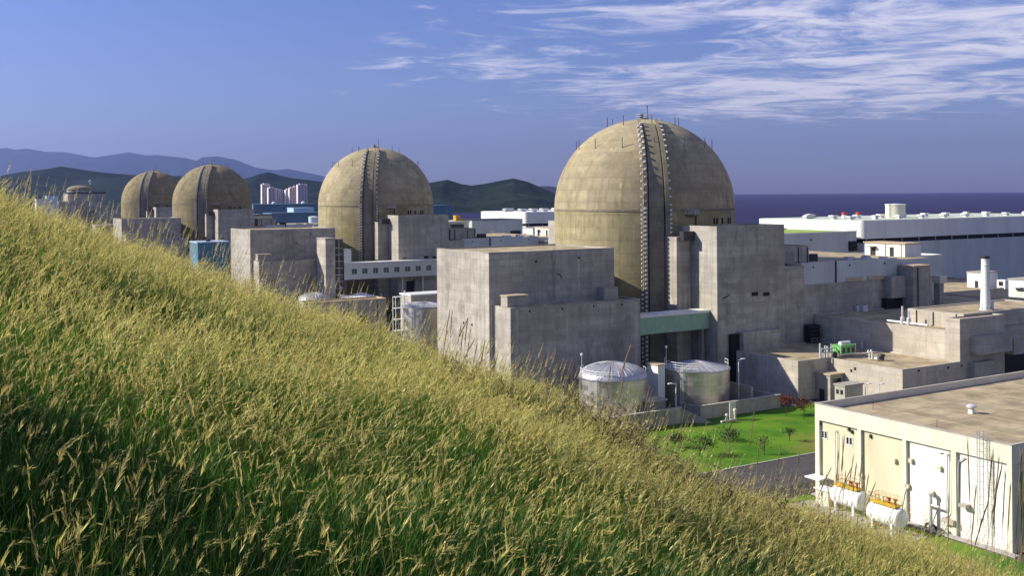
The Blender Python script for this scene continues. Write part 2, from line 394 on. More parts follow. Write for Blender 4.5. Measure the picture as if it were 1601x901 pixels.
def block(root, a0, a1, b0, b1, z1, mat='grey_concrete', z0=-0.3, roof='roof_tan', par=0.5, pw=0.45, name='wall', edge=None):
    """solid concrete volume with a raised parapet rim and a roof sheet inside it"""
    w = MB().box(a0, a1, b0, b1, z0, z1-par).build(name, mat, root)
    e = 0.003
    p = MB()
    p.box(a0-e, a1+e, b0-e, b0+pw, z1-par, z1); p.box(a0-e, a1+e, b1-pw, b1+e, z1-par, z1)
    p.box(a0-e, a0+pw, b0+pw, b1-pw, z1-par, z1); p.box(a1-pw, a1+e, b0+pw, b1-pw, z1-par, z1)
    p.build('parapet', edge or mat, root)
    MB().box(a0+pw, a1-pw, b0+pw, b1-pw, z1-par-0.02, z1-par+0.03).build('roof', roof, root)
    return w
exec_order = []
# ================================================================== the setting
g = MB().box(-9000, 425, -4000, 12000, -8, 0.0); struct('ground', g, 'yard_ground')
def sea():
    mb = MB(); rs = [0, 600, 1500, 3000, 6000, 12000, 24000]; n = 96; v = [(0, 0, -4.0)]; f = []
    for r in rs[1:]:
        for i in range(n): v.append((r*math.cos(2*math.pi*i/n), r*math.sin(2*math.pi*i/n), -4.0))
    for i in range(n): f.append((0, 1+i, 1+(i+1) % n))
    for j in range(len(rs)-2):
        for i in range(n): k = (i+1) % n; f.append((1+j*n+i, 1+(j+1)*n+i, 1+(j+1)*n+k, 1+j*n+k))
    return struct('sea', mb.add(v, f), 'sea_water', plant=False)
sea()
HD, HCV = 14.0, 0.012
def sstep(x, a, b):
    t = min(1, max(0, (x-a)/(b-a))); return t*t*(3-2*t)
def hill(x, y):
    xx = x if x > -45 else -45 - 30*(1-math.exp(-(-45-x)/30))
    z = HC - 0.179*y - 0.385*xx - HCV*(y-HD)**2 - 0.64
    nz = mnoise.noise(Vector((x*0.11, y*0.11, 3.3)))*0.30 + mnoise.noise(Vector((x*0.45, y*0.45, 1.3)))*0.13
    return z + nz*min(1.0, (abs(y)+2)/10) - 0.54*sstep(x, 0.4, 3.2) + 0.44*sstep(x, 2.3, 5.6)
def hillside():
    mb = MB(); xs = list(np.arange(-150, 110, 1.5)); ys = list(np.arange(-60, 112, 1.5)); v = []; f = []
    for y in ys:
        for x in xs: v.append((x, y, max(hill(x, y), -0.6)))
    n = len(xs)
    for j in range(len(ys)-1):
        for i in range(n-1):
            q = (j*n+i, j*n+i+1, (j+1)*n+i+1, (j+1)*n+i)
            if max(v[k][2] for k in q) > -0.55: f.append(q)
    return struct('hillside', mb.add(v, f), 'hillside_soil', smooth=60, plant=False)
hillside()
def ridge(name, prof, D, mat, depth, nrow=14, foot=-5.0, amp=0.22, seed=0, step=4):
    """a range of hills: crest heights read off the skyline, real spurs and valleys in depth"""
    px0, px1 = prof[0][0], prof[-1][0]; P = np.arange(px0, px1+1, step); Y = np.interp(P, [p[0] for p in prof], [p[1] for p in prof])
    mb = MB(); v = []; f = []; rows = 2*nrow+1
    for i, (px, py) in enumerate(zip(P, Y)):
        x, z = ray(px, py)
        for j in range(rows):
            s = (j-nrow)/nrow; d = D + s*depth/2
            ht = max(0.0, HC + z*D - foot)
            prof_s = (1-abs(s))**1.15
            X = x*D + 0.0*s; nn = mnoise.fractal(Vector((X/(depth*0.22), d/(depth*0.22), seed)), 1.0, 2.0, 5)
            k = prof_s*(1 + amp*nn*min(1, abs(s)*3.5)*1.5)
            if s < 0: k = min(k, 1.0 - 0.25*abs(s))
            v.append((X, d, foot + ht*k))
    for i in range(len(P)-1):
        for j in range(rows-1): f.append((i*rows+j, (i+1)*rows+j, (i+1)*rows+j+1, i*rows+j+1))
    return struct(name, mb.add(v, f), mat, smooth=80, plant=False)
ridge('mountain_range', [(-500,250),(-300,228),(-180,240),(-60,235),(0,232),(10,231),(25,234),(42,232),(70,237),(105,238),(125,242),(145,246),(170,243),(200,238),(230,243),(245,242),(290,247),(308,251),(315,246),(338,244),(370,250),(400,262),(430,266),(450,264),(480,270),(500,274),(530,282),(600,296),(640,306)], 21000, 'far_forest', 8000, seed=1)
ridge('far_headland', [(780,304),(820,297),(845,291),(858,291),(880,294),(930,300),(970,304)], 9000, 'far_forest', 2500, seed=5)
ridge('hills', [(-400,262),(-200,255),(-80,268),(0,275),(30,269),(75,264),(95,260),(115,263),(140,267),(165,270),(200,273),(240,275),(280,275),(330,278),(370,281),(392,277),(405,272),(420,269),(440,275),(460,279),(480,281),(500,284),(560,290),(620,297),(660,312),(680,330)], 4600, 'near_forest', 2200, seed=2, step=3)
ridge('headland_hills', [(560,325),(600,310),(640,292),(676,285),(700,281),(722,288),(737,290),(760,287),(785,282),(803,279),(825,284),(850,295),(868,303),(890,315),(910,330)], 3500, 'near_forest', 1300, seed=3, step=2)
ridge('shore_hills', [(640,330),(690,322),(740,325),(770,319),(790,314),(820,311),(850,312),(870,316),(900,326),(915,331)], 2950, 'near_forest', 420, seed=4, step=2, nrow=8)

# lawn, road and kerbs in front of the tanks
struct('lawn', MB().box(100, 172, 129.2, 159.6, -0.1, 0.012), 'lawn_grass')
struct('road', MB().box(60, 230, 116.5, 128.9, -0.1, 0.008), 'asphalt')
struct('access_road', MB().box(173.0, 179.5, 129.2, 161.5, -0.1, 0.008), 'asphalt')
k_ = MB().box(100, 172.3, 128.9, 129.2, -0.1, 0.14); struct('kerb', k_, 'kerb_stone')
struct('kerb_side', MB().box(172.0, 172.3, 129.2, 159.6, -0.1, 0.13), 'kerb_stone')
struct('grass_verge', MB().box(100, 118.9, 50, 112, -0.1, 0.012), 'lawn_grass')

# ================================================================== reactor units
RAD = 23.15; ZS = 40.9
UNITS = [Vector((34.1, 275, 0)), Vector((-55.2, 431, 0)), Vector((-180.7, 640.4, 0)), Vector((-267, 792, 0))]
def ab(v): return v.x*CA + v.y*SA, -v.x*SA + v.y*CA
DELTA = [u - UNITS[0] for u in UNITS]
A1, B1 = ab(UNITS[0])
def reactor_dome():
    r = thing('reactor_building', 'largest domed concrete reactor building, beside the green footbridge', 'reactor building', A1, B1, 0, 'domed reactor buildings in a row')
    MB().lathe(A1, B1, [(RAD, -0.3), (RAD, 12), (RAD, 26), (RAD, ZS-0.4)], 96).build('cylinder_wall', 'dome_concrete', r, 30)
    MB().lathe(A1, B1, [(RAD+0.1, ZS-0.4), (RAD+0.12, ZS+0.1), (RAD+0.02, ZS+0.12)], 96, False).build('spring_line_ledge', 'rib_concrete', r, 30)
    prof = [(RAD*math.cos(t), ZS+RAD*math.sin(t)) for t in np.linspace(0, R(89.3), 30)]
    MB().lathe(A1, B1, prof, 96).build('dome', 'dome_cap_concrete', r, 30)
    rd = Vector((-SA, -CA, 0)); tg = Vector((CA, -SA, 0)); C = Vector((A1, B1, 0))
    def path(top=72):
        pts = [(0.0, z, 0.0) for z in np.linspace(-0.3, ZS, 14)] + [(R(t), ZS, R(t)) for t in np.linspace(2, top, 26)]
        return pts
    def pos(ph, z, t, o):
        if ph == 0: return C + rd*(RAD+o) + tg*t + Vector((0,0,z))
        return C + rd*((RAD+o)*math.cos(ph)) + tg*t + Vector((0,0,ZS + (RAD+o)*math.sin(ph)))
    def slab(t0, t1, o_hi, top, name, mat):
        v = []; f = []; P = path(top)
        for (ph, z, _) in P:
            k = 1 - 0.18*ph/R(72); o = o_hi*(1-0.45*ph/R(72))
            for (t, oo) in ((t0*k, -0.8), (t0*k, o), (t1*k, o), (t1*k, -0.8)): v.append(pos(ph, z, t, oo))
        for i in range(len(P)-1):
            for j in range(3): f.append((i*4+j, i*4+j+1, (i+1)*4+j+1, (i+1)*4+j))
        n = (len(P)-1)*4; f.append((n, n+1, n+2, n+3)); f.append((3, 2, 1, 0))
        return MB().add(v, f).build(name, mat, r, 35)
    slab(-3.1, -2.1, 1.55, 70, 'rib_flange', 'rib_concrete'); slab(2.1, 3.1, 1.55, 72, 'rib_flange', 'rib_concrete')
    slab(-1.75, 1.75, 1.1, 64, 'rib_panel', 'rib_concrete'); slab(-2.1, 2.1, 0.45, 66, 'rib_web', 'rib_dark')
    for cols, nm in (((-3.42, -2.6), 'tendon_anchor_row'), ((3.42,), 'tendon_anchor_row')):
        mb = MB()
        for c_ in cols:
            zl = list(np.arange(2.0, ZS, 1.05)) + [None]*1
            for i, z in enumerate(zl):
                if z is None: continue
                p = pos(0, z + (0.5 if c_ == -2.6 else 0), c_, 1.05 if abs(c_) > 3 else 1.72)
                e = tg*0.24; u = rd*0.28
                v = [p+s1*e+s2*u+Vector((0,0,s3*0.24)) for s3 in (-1,1) for (s1,s2) in ((-1,-1),(1,-1),(1,1),(-1,1))]
                mb.add(v, [(3,2,1,0),(4,5,6,7),(0,1,5,4),(1,2,6,5),(2,3,7,6),(3,0,4,7)])
            for i, t in enumerate(np.arange(3, 60, 4.6)):
                ph = R(t + (2.0 if c_ == -2.6 else 0)); p = pos(ph, 0, c_*(1-0.18*ph/R(72)), 0.85 if abs(c_) > 3 else 1.3)
                e = tg*0.22
                up = (-rd*math.sin(ph) + Vector((0,0,math.cos(ph))))*0.22; u = (rd*math.cos(ph)+Vector((0,0,math.sin(ph))))*0.32
                v = [p+s1*e+s2*u+s3*up for s3 in (-1,1) for (s1,s2) in ((-1,-1),(1,-1),(1,1),(-1,1))]
                mb.add(v, [(3,2,1,0),(4,5,6,7),(0,1,5,4),(1,2,6,5),(2,3,7,6),(3,0,4,7)])
        mb.build(nm, 'anchor_paint', r, kind='stuff')
    for ring, (ph, n, off) in enumerate(((41, 14, 9), (66, 8, 20))):
        for i in range(n):
            t = R(off + 360*i/n); rr = RAD*math.cos(R(ph)); z = ZS + RAD*math.sin(R(ph))
            p = (A1 + rr*math.cos(t), B1 + rr*math.sin(t), z-0.1)
            MB().tube([p, (p[0], p[1], z+2.5)], 0.085, 5).build('lightning_rod', 'dark_metal', r)
    top = ZS+RAD
    m_ = MB().lathe(A1, B1, [(1.5, top-0.25), (1.5, top+0.3)], 12); m_.build('crown_plinth', 'rib_concrete', r)
    MB().rail([(A1-1.3,B1-1.3,top+0.2),(A1+1.3,B1-1.3,top+0.2),(A1+1.3,B1+1.3,top+0.2),(A1-1.3,B1+1.3,top+0.2)], 1.1, 0.05, closed=True).build('crown_railing', 'galvanised', r)
    MB().tube([(A1+1.0,B1-0.5,top),(A1+1.0,B1-0.5,top+3.6)], 0.09, 5).build('mast', 'dark_metal', r)
    MB().box(A1-1.1, A1-0.5, B1-0.6, B1, top+0.3, top+1.4).build('crown_vent', 'dark_metal', r)
    # service platform to the right of the rib, its pipe and a row of vent slots
    def onwall(u, z, o): t = math.asin(u); return C + rd*((RAD+o)*math.cos(t)) + tg*((RAD+o)*math.sin(t)) + Vector((0,0,z))
    p = onwall(0.36, 39.6, 1.0); q = Vector((p.x, p.y, p.z))
    pl = MB().box(q.x-1.2, q.x+1.2, q.y-1.2, q.y+1.2, q.z-0.2, q.z); pl.build('service_platform', 'dark_metal', r)
    MB().rail([(q.x-1.15,q.y+1,q.z),(q.x-1.15,q.y-1.15,q.z),(q.x+1.15,q.y-1.15,q.z),(q.x+1.15,q.y+1,q.z)], 1.15, 0.06, 0.8).build('platform_railing', 'galvanised', r)
    e = onwall(0.42, 30, 0.25); MB().tube([(e.x,e.y,16),(e.x,e.y,39.4)], 0.16, 6).build('drain_pipe', 'dark_metal', r)
    for u in (0.64, 0.675, 0.745, 0.83, 0.86):
        v = onwall(u, 38.0, 0.0); t = math.asin(u); d1 = (rd*math.cos(t)+tg*math.sin(t)); e1 = (tg*math.cos(t)-rd*math.sin(t))
        vv = [v + s1*e1*0.28 + s2*d1*0.12 + Vector((0,0,s3*0.75)) for s3 in (-1,1) for (s1,s2) in ((-1,-1),(1,-1),(1,1),(-1,1))]
        MB().add(vv, [(3,2,1,0),(4,5,6,7),(0,1,5,4),(1,2,6,5),(2,3,7,6),(3,0,4,7)]).build('vent_slot', 'black_opening', r)
    return r
dome1 = reactor_dome()

def aux_building():
    """tall block against the dome and the long wall running to the sea from it"""
    r = thing('auxiliary_building', 'tall grey concrete block right of the green footbridge, its long wall running seaward', 'building', 165.5, 182.5, 0, 'tall blocks against the reactor domes')
    block(r, 165.5, 186.8, 182.5, 195.5, 37.2, roof='roof_tan')
    MB().box(161.2, 165.4, 191.5, 200, -0.3, 34.6).build('stair_shaft', 'grey_concrete', r)
    MB().box(162.0, 165.3, 189.9, 191.4, 33.9, 35.9).build('shaft_canopy', 'dark_metal', r)
    block(r, 186.9, 193.6, 182.8, 200, 27.2, name='lower_wall')
    # long wall: concrete below, pale panels above
    MB().box(193.7, 243, 184, 236, -0.3, 22.2).build('long_wall', 'grey_concrete', r)
    MB().box(193.75, 205.6, 183.96, 184.5, 22.25, 27.6).build('wall_panel', 'grey_cladding', r)
    MB().box(206.4, 229, 183.96, 184.5, 22.25, 27.6).build('wall_panel', 'grey_cladding', r)
    MB().box(205.62, 206.38, 184.1, 184.5, 22.25, 27.6).build('panel_joint', 'dark_metal', r)
    MB().box(193.75, 243, 184.52, 236, 22.22, 27.0).build('upper_storey', 'grey_cladding', r)
    MB().box(193.8, 242.9, 184.6, 235.9, 27.0, 27.08).build('upper_roof', 'roof_tan', r)
    for (x0, x1) in ((209.5, 215.5), (217.5, 223.5), (225.2, 226.8)):
        MB().box(x0, x1, 183.75, 183.95, 22.3, 23.3).build('louvre', 'roof_edge', r)
    for x in (198, 211, 224): MB().lathe(x, 183.9, [(0.22, 26.2), (0.22, 26.6)], 8).build('wall_lamp', 'dark_metal', r)
    # two dark slots and a floodlight on the tall block
    for px in (1180, 1198):
        a_, b_, z_ = on_b(px, 460, 182.5); MB().box(a_-1.0, a_+1.0, 182.42, 182.7, z_-0.45, z_+0.45).build('intake_slot', 'black_opening', r)
    a_, b_, z_ = on_b(1131, 467, 182.5); MB().tube([(a_, 182.6, z_), (a_+0.2, 181.5, z_+0.5), (a_+0.7, 181.3, z_+0.9)], 0.14, 6).build('floodlight_bracket', 'dark_metal', r)
    a_, b_, z_ = on_b(1150, 530, 182.5)
    MB().box(a_+0.4, a_+13, 180.3, 182.4, 0, z_+1.6).build('low_annex', 'grey_concrete', r); MB().box(a_-2.2, a_+0.3, 181.6, 182.4, 0, z_+1.2).build('dark_doorway', 'black_opening', r)
    # stair tower on the long wall
    t = MB().box(229.3, 236, 179.3, 183.9, -0.3, 25.4).build('stair_tower', 'grey_concrete', r)
    MB().box(229.1, 236.2, 179.1, 183.9, 25.4, 25.75).build('tower_roof', 'roof_edge', r)
    MB().box(223.6, 229.2, 181.5, 183.9, 17.5, 23.0).build('hooded_bay', 'pale_concrete', r)
    MB().box(222.8, 229.2, 182.6, 183.9, 10, 17.4).build('bay_opening', 'black_opening', r)
    MB().tube([(231, 179.2, 4), (231, 179.2, 25.2)], 0.18, 6).build('drain_pipe', 'dark_metal', r)
    # roof structures
    block(r, 190.8, 203, 190, 198, 31.4, z0=27.1, name='roof_house_wall', roof='roof_edge', par=0.3)
    for x in (193.4, 199.2, 202.4): MB().tube([(x, 189.85, 27.1), (x, 189.85, 31)], 0.13, 6).build('drain_pipe', 'dark_metal', r)
    MB().box(187.2, 190.5, 188, 191.5, 27.1, 31.2).build('louvre_plant', 'dark_metal', r)
    MB().box(206, 209.5, 193, 195, 27.1, 28.9).build('roof_fan_box', 'dark_metal', r)
    for (x, y, w, h) in ((215, 188, 1.6, 1.1), (218, 190, 2.0, 0.9), (221.2, 187.5, 1.4, 1.3), (223.5, 189.5, 2.6, 0.8), (228, 187.6, 1.8, 0.7)):
        c = MB().box(x-w/2, x+w/2, y-0.7, y+0.7, 27.1, 27.1+h); c.build('roof_cooler', 'galvanised', r)
    # white penthouse
    w = MB().wall('a', 239.6, 0.4, 190, 203.5, 27.0, 30.5, [(199.7, 201.6, 27.05, 29.5), (193.6, 195.0, 27.05, 29.6)])
    w.box(240.05, 246.3, 190, 203.5, 27.0, 30.5); w.build('penthouse_wall', 'white_cladding', r)
    MB().box(239.3, 246.6, 189.7, 203.8, 30.5, 30.8).build('penthouse_roof', 'roof_edge', r)
    MB().box(238.2, 239.6, 199.4, 201.9, 29.5, 29.7).build('door_hood', 'pale_concrete', r)
    MB().box(239.85, 240.0, 193.62, 194.98, 27.06, 29.58).build('door', 'dark_metal', r); MB().box(239.85, 240.0, 199.72, 201.58, 27.06, 29.48).build('door', 'dark_metal', r)
    for y in (191.2, 196.4): MB().tube([(239.5, y, 27.1), (239.5, y, 30.4)], 0.1, 6).build('drain_pipe', 'roof_edge', r)
    block(r, 243.2, 262, 195, 215, 26.8, mat='grey_cladding', name='east_wing_wall', roof='roof_edge', edge='white_cladding', par=0.4)
    return r
aux1 = aux_building()

def front_block():
    b0, b1 = 183.8, 190.7; a0 = 110.2
    r = thing('fuel_building', 'huge two-tier windowless concrete block with tan roof, next to two silver tanks', 'building', a0, b0, 0, 'two-tier concrete blocks in front of the domes')
    ar = on_b(960, 391, b1)[0]; bb = on_a(683, 393, a0)[1]
    block(r, a0, ar, b1, bb, 32.8, roof='roof_tan', par=0.35, name='upper_wall', edge='grey_concrete')
    al, _, zl = on_b(798, 482, b0); ar2 = on_b(1001, 469, b0)[0]
    block(r, al, ar2, b0, b1-0.02, zl, par=0.5, name='lower_wall')
    c = on_b(774, 463, b0+1.2)
    MB().box(al-0.1, al+4.8, b0+1.0, b0+3.6, zl+0.1, zl+2.2).build('roof_hatch_wall', 'grey_concrete', r)
    MB().box(al-0.25, al+4.95, b0+0.85, b0+3.75, zl+2.2, zl+2.4).build('hatch_cover', 'roof_edge', r)
    MB().box(ar2-6.5, ar2-2.8, b0+4.3, b1-0.1, zl-0.4, zl+2.4).build('roof_hatch_wall', 'grey_concrete', r)
    MB().ladder((al-0.45, b1-0.5, 0.3), (al-0.45, b1-0.5, zl+1.2), 1, 0, 0.55).build('ladder', 'galvanised', r)
    x = on_b(866, 440, b1)[0]
    MB().ladder((x, b1-0.18, zl), (x, b1-0.18, 33.6), 1, 0, 0.6).build('ladder', 'steel', r)
    MB().box(x-0.5, x+0.6, b1-0.15, b1-0.02, 30.6, 32.7).build('ladder_stain_plate', 'pale_concrete', r)
    MB().tube([(x+0.9, b1-0.1, 27.5), (x+0.9, b1-0.9, 27.6), (x+1.4, b1-1.0, 26.8)], 0.14, 6).build('floodlight_bracket', 'dark_metal', r)
    for px, py in ((828, 487), (879, 483), (928, 479), (972, 476)):
        p = on_b(px, py, b0); MB().lathe(p[0], b0-0.05, [(0.16, p[2]-0.18), (0.16, p[2]+0.18)], 8).build('scupper', 'black_opening', r)
    for px, py in ((725, 505), (738, 508)):
        p = on_a(px, py, a0); MB().box(a0-0.06, a0+0.2, p[1]-0.25, p[1]+0.25, p[2]-0.25, p[2]+0.25).build('pipe_sleeve', 'black_opening', r)
    for px, py in ((905, 403), (838, 409)):
        p = on_b(px, py, b1); MB().box(p[0]-0.2, p[0]+0.2, b1-0.2, b1+0.1, p[2]-0.2, p[2]+0.2).build('wall_lamp', 'dark_metal', r)
    return r
front1 = front_block()
def small_block_behind():
    r = thing('stair_building', 'narrow pale concrete block showing left of the largest dome', 'building', 159, 238, 0)
    p = at_d(857, 345, 292); q = on_a(868, 346, p[0])
    block(r, p[0], p[0]+14, q[1]-1.5, p[1], p[2], mat='pale_concrete'); return r
small_block_behind()

def shift(o, v): o.location = o.location + v
dl = ['', 'domed concrete reactor building rising behind the white footbridge with windows',
      'brownish domed reactor building standing behind the teal shed',
      'brown domed reactor building half hidden behind a bigger brown dome, farthest of the row']
al_ = ['', 'tall grey concrete block between the windowed white footbridge and the small turbine hall',
      'tall grey concrete block directly behind the teal shed', 'grey concrete block squeezed between the two brown domes']
for i in (1, 2, 3):
    d = copy_tree(dome1); shift(d, DELTA[i]); d['label'] = dl[i]
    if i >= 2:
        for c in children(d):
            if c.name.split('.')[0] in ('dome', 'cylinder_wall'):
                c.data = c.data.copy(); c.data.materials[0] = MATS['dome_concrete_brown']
    x = copy_tree(aux1); shift(x, DELTA[i]); x['label'] = al_[i]
f2 = copy_tree(front1); p0 = Vector(W(110.2, 190.7)); p2 = on_b(391, 364, 372.5); shift(f2, Vector(W(p2[0], p2[1])) - p0)
f2['label'] = 'two-tier windowless concrete block joined to the windowed white footbridge by a glazed stair tower'
f3 = copy_tree(front1); p3 = on_b(190, 343, 612); shift(f3, Vector(W(p3[0], p3[1])) - p0)
f3['label'] = 'low-lying concrete block in front of the two brown domes, grass heads across it'

# ------------------------------------------------------------------ green footbridge, unit one
def green_bridge():
    b = 185.2; a0 = on_b(1001, 490, 183.8)[0]+0.02; a1 = 165.45
    z1 = on_b(1104, 485, b)[2]; z0 = on_b(1104, 514, b)[2]
    r = thing('footbridge', 'pale green enclosed footbridge above the silver tanks', 'footbridge', a0, b, 0)
    n = 4; w = (a1-a0)/n
    for i in range(n): MB().box(a0+i*w+0.02, a0+(i+1)*w-0.02, b, b+0.2, z0, z1-0.6).build('side_panel', 'green_panel', r)
    MB().box(a0, a1, b+0.1, b+3.6, z0-0.1, z1-0.62).build('bridge_body', 'green_panel', r)
    MB().box(a0, a1, b-0.25, b+3.9, z1-0.6, z1).build('roof', 'white_cladding', r)
    for a in (a0+0.8, a1-1.2): MB().box(a, a+0.7, b+1.2, b+2.2, -0.2, z0-0.12).build('pier', 'grey_concrete', r)
green_bridge()

# ------------------------------------------------------------------ stepped low buildings, unit one
A3, B3 = on_z(1248, 628, 0)[:2]; Z3 = on_b(1248, 565, B3)[2]
A2 = on_b(1295, 560, B3)[0]; B2 = on_a(1411, 576, A2)[1]
AS = on_b(1501, 566, B2)[0]; ZT = on_b(1502, 499, B2)[2]; ZL = on_a(1384, 505, AS)[2]; AE = on_b(1570, 487, B2)[0]
def low_building():
    r = thing('radwaste_building', 'stepped pale concrete building with tan flat roofs, a white chimney on top', 'building', A3, B2, 0)
    block(r, A3, AS-0.02, B3, 182.4, Z3, mat='warm_concrete', edge='warm_concrete', par=0.3, name='west_wall')
    block(r, A2, AS-0.02, B2, B3-0.02, Z3, mat='warm_concrete', par=0.3, name='south_wall')
    block(r, AS, AE+24, B2+3.5, 183.7, ZL, mat='warm_concrete', par=0.3, name='middle_wall')
    block(r, AS+5.5, AE+26, B2+3.0, B2+17.5, ZT+0.4, mat='warm_concrete', z0=ZL-0.3, par=0.3, name='upper_wall')
    block(r, AS-0.03, AE, B2-0.03, B2+3.45, ZT, mat='warm_concrete', par=0.3, name='corner_wall')
    block(r, AE+0.05, AE+60, B2+4, B2+60, 14.3, mat='grey_concrete', par=0.3, name='east_wall')
    block(r, AE+28, AE+110, B2+60.1, 239, 14.6, mat='warm_concrete', par=0.5, name='seaward_wall', edge='pale_concrete')
    # bays hanging off the shaded end wall
    for (x0, x1, y0, y1, dp) in ((1531, 1583, 528, 549, 2.2), (1524, 1556, 568, 587, 1.6), (1585, 1601, 529, 553, 1.8)):
        p = on_b(x0, y0, B2-dp); q = on_b(x1, y1, B2-dp)
        MB().box(p[0], q[0], B2-dp, B2+4.2, q[2], p[2]).build('hanging_bay', 'pale_concrete', r)
    MB().box(AE+0.1, AE+14, B2+3.2, B2+3.95, 0, 8.3).build('loading_opening', 'black_opening', r)
    # pipes, vents on the lit wall and roof edges
    for px, y0, y1 in ((1411, 479, 508), (1421, 487, 508)):
        a, b, z = on_a(px, y1, AS+1.2); z2 = on_a(px, y0, AS+1.2)[2]
        MB().tube([(a, b, z-0.3), (a, b, z2)], 0.22, 8).build('vent_pipe', 'galvanised', r)
        MB().lathe(a, b, [(0.5, ZL-0.1), (0.5, ZL+1.5), (0.25, ZL+1.7)], 10).build('vent_collar', 'galvanised', r)
    a, b, z = on_a(1421, 506, AS+1.2); MB().tube([(a, b-5, ZL+0.4), (a, b+6, ZL+0.4)], 0.25, 8).build('roof_pipe', 'galvanised', r)
    for px in (1433, 1459, 1495):
        a, b, z = on_a(px, 500, AS+5.45); MB().tube([(a, b, ZL), (a, b, ZT+0.2)], 0.15, 6).build('drain_pipe', 'dark_metal', r)
    for px, py in ((1436, 580), (1482, 575), (1503, 572)):
        p = on_b(px, py, B2); MB().box(p[0]-0.2, p[0]+0.2, B2-0.2, B2+0.1, p[2]-0.2, p[2]+0.2).build('wall_lamp', 'dark_metal', r)
    for px, py in ((1331, 580), (1337, 577)):
        p = on_a(px, py, A2); MB().box(A2-0.06, A2+0.1, p[1]-0.25, p[1]+0.25, p[2]-0.3, p[2]+0.3).build('pipe_sleeve', 'black_opening', r)
    # ladder and caged corner against the dark tower side
    p = on_a(1203, 600, A3); MB().ladder((A3-0.3, p[1], 0), (A3-0.3, p[1], Z3+1), 0, 1, 0.6).build('ladder', 'galvanised', r)
    # sunken pipe gallery along the shaded wall
    g0 = on_b(1258, 520, 182.3)[0]
    MB().box(g0, AS-1.5, 180.6, 182.35, Z3+0.05, Z3+4.2).build('pipe_gallery', 'black_opening', r)
    for k in range(4): MB().tube([(g0, 180.4, Z3+1+k*0.9), (AS-1.5, 180.4, Z3+1+k*0.9)], 0.14, 6).build('gallery_pipe', 'dark_metal', r)
    MB().rail([(g0, 179.9, Z3+0.05), (AS-1.5, 179.9, Z3+0.05)], 1.1, 0.05, 1.6).build('gallery_railing', 'steel', r)
    # notch hut between the west and south walls
    p = on_z(1310, 627, 0)
    MB().box(A3+5.2, A2-0.05, B3-4.2, B3-0.05, 0, 5.6).build('hut_wall', 'pale_concrete', r); MB().box(A3+4.9, A2-0.05, B3-4.5, B3-0.05, 5.6, 5.9).build('hut_roof', 'roof_edge', r)
    MB().box(A3+5.12, A3+5.25, B3-2.6, B3-1.2, 0, 2.4).build('door', 'dark_metal', r)
    MB().box(A3+6.0, A2-0.8, B3-4.26, B3-4.18, 3.8, 4.8).build('window', 'glass_dark', r)
    return r
low_building()
def chimney():
    a, b, z = on_z(1541, 483, ZT+0.4); zt = at_d(1541, 401, (Vector(W(a, b))).y)[2]
    r = thing('chimney', 'tall white tapered chimney on the stepped concrete roof', 'chimney', a, b, ZT+0.15)
    MB().lathe(a, b, [(1.35, ZT+0.15), (1.35, ZT+0.5), (1.12, ZT+0.55), (0.86, zt-2), (0.84, zt)], 24).build('stack', 'white_paint', r, 40)
    MB().lathe(a, b, [(0.95, zt-0.5), (0.95, zt+0.1), (0.7, zt+0.12), (0.7, zt-0.4)], 24).build('cap_ring', 'dark_metal', r, 40)
    MB().lathe(a, b, [(0.93, zt-2.2), (0.93, zt-2.0)], 24).build('band', 'galvanised', r, 40); MB().lathe(a, b, [(0.9, zt-0.95), (0.92, zt-0.8)], 24).build('band', 'galvanised', r, 40)
    for i in range(8):
        t = i*math.pi/4; MB().box(a+1.2*math.cos(t)-0.1, a+1.2*math.cos(t)+0.1, b+1.2*math.sin(t)-0.1, b+1.2*math.sin(t)+0.1, ZT+0.5, ZT+0.75).build('anchor_bolt', 'dark_metal', r)
    MB().box(a+1.3, a+2.2, b-0.6, b+0.6, ZT+0.2, ZT+1.9).build('fan_casing', 'galvanised', r)
chimney()
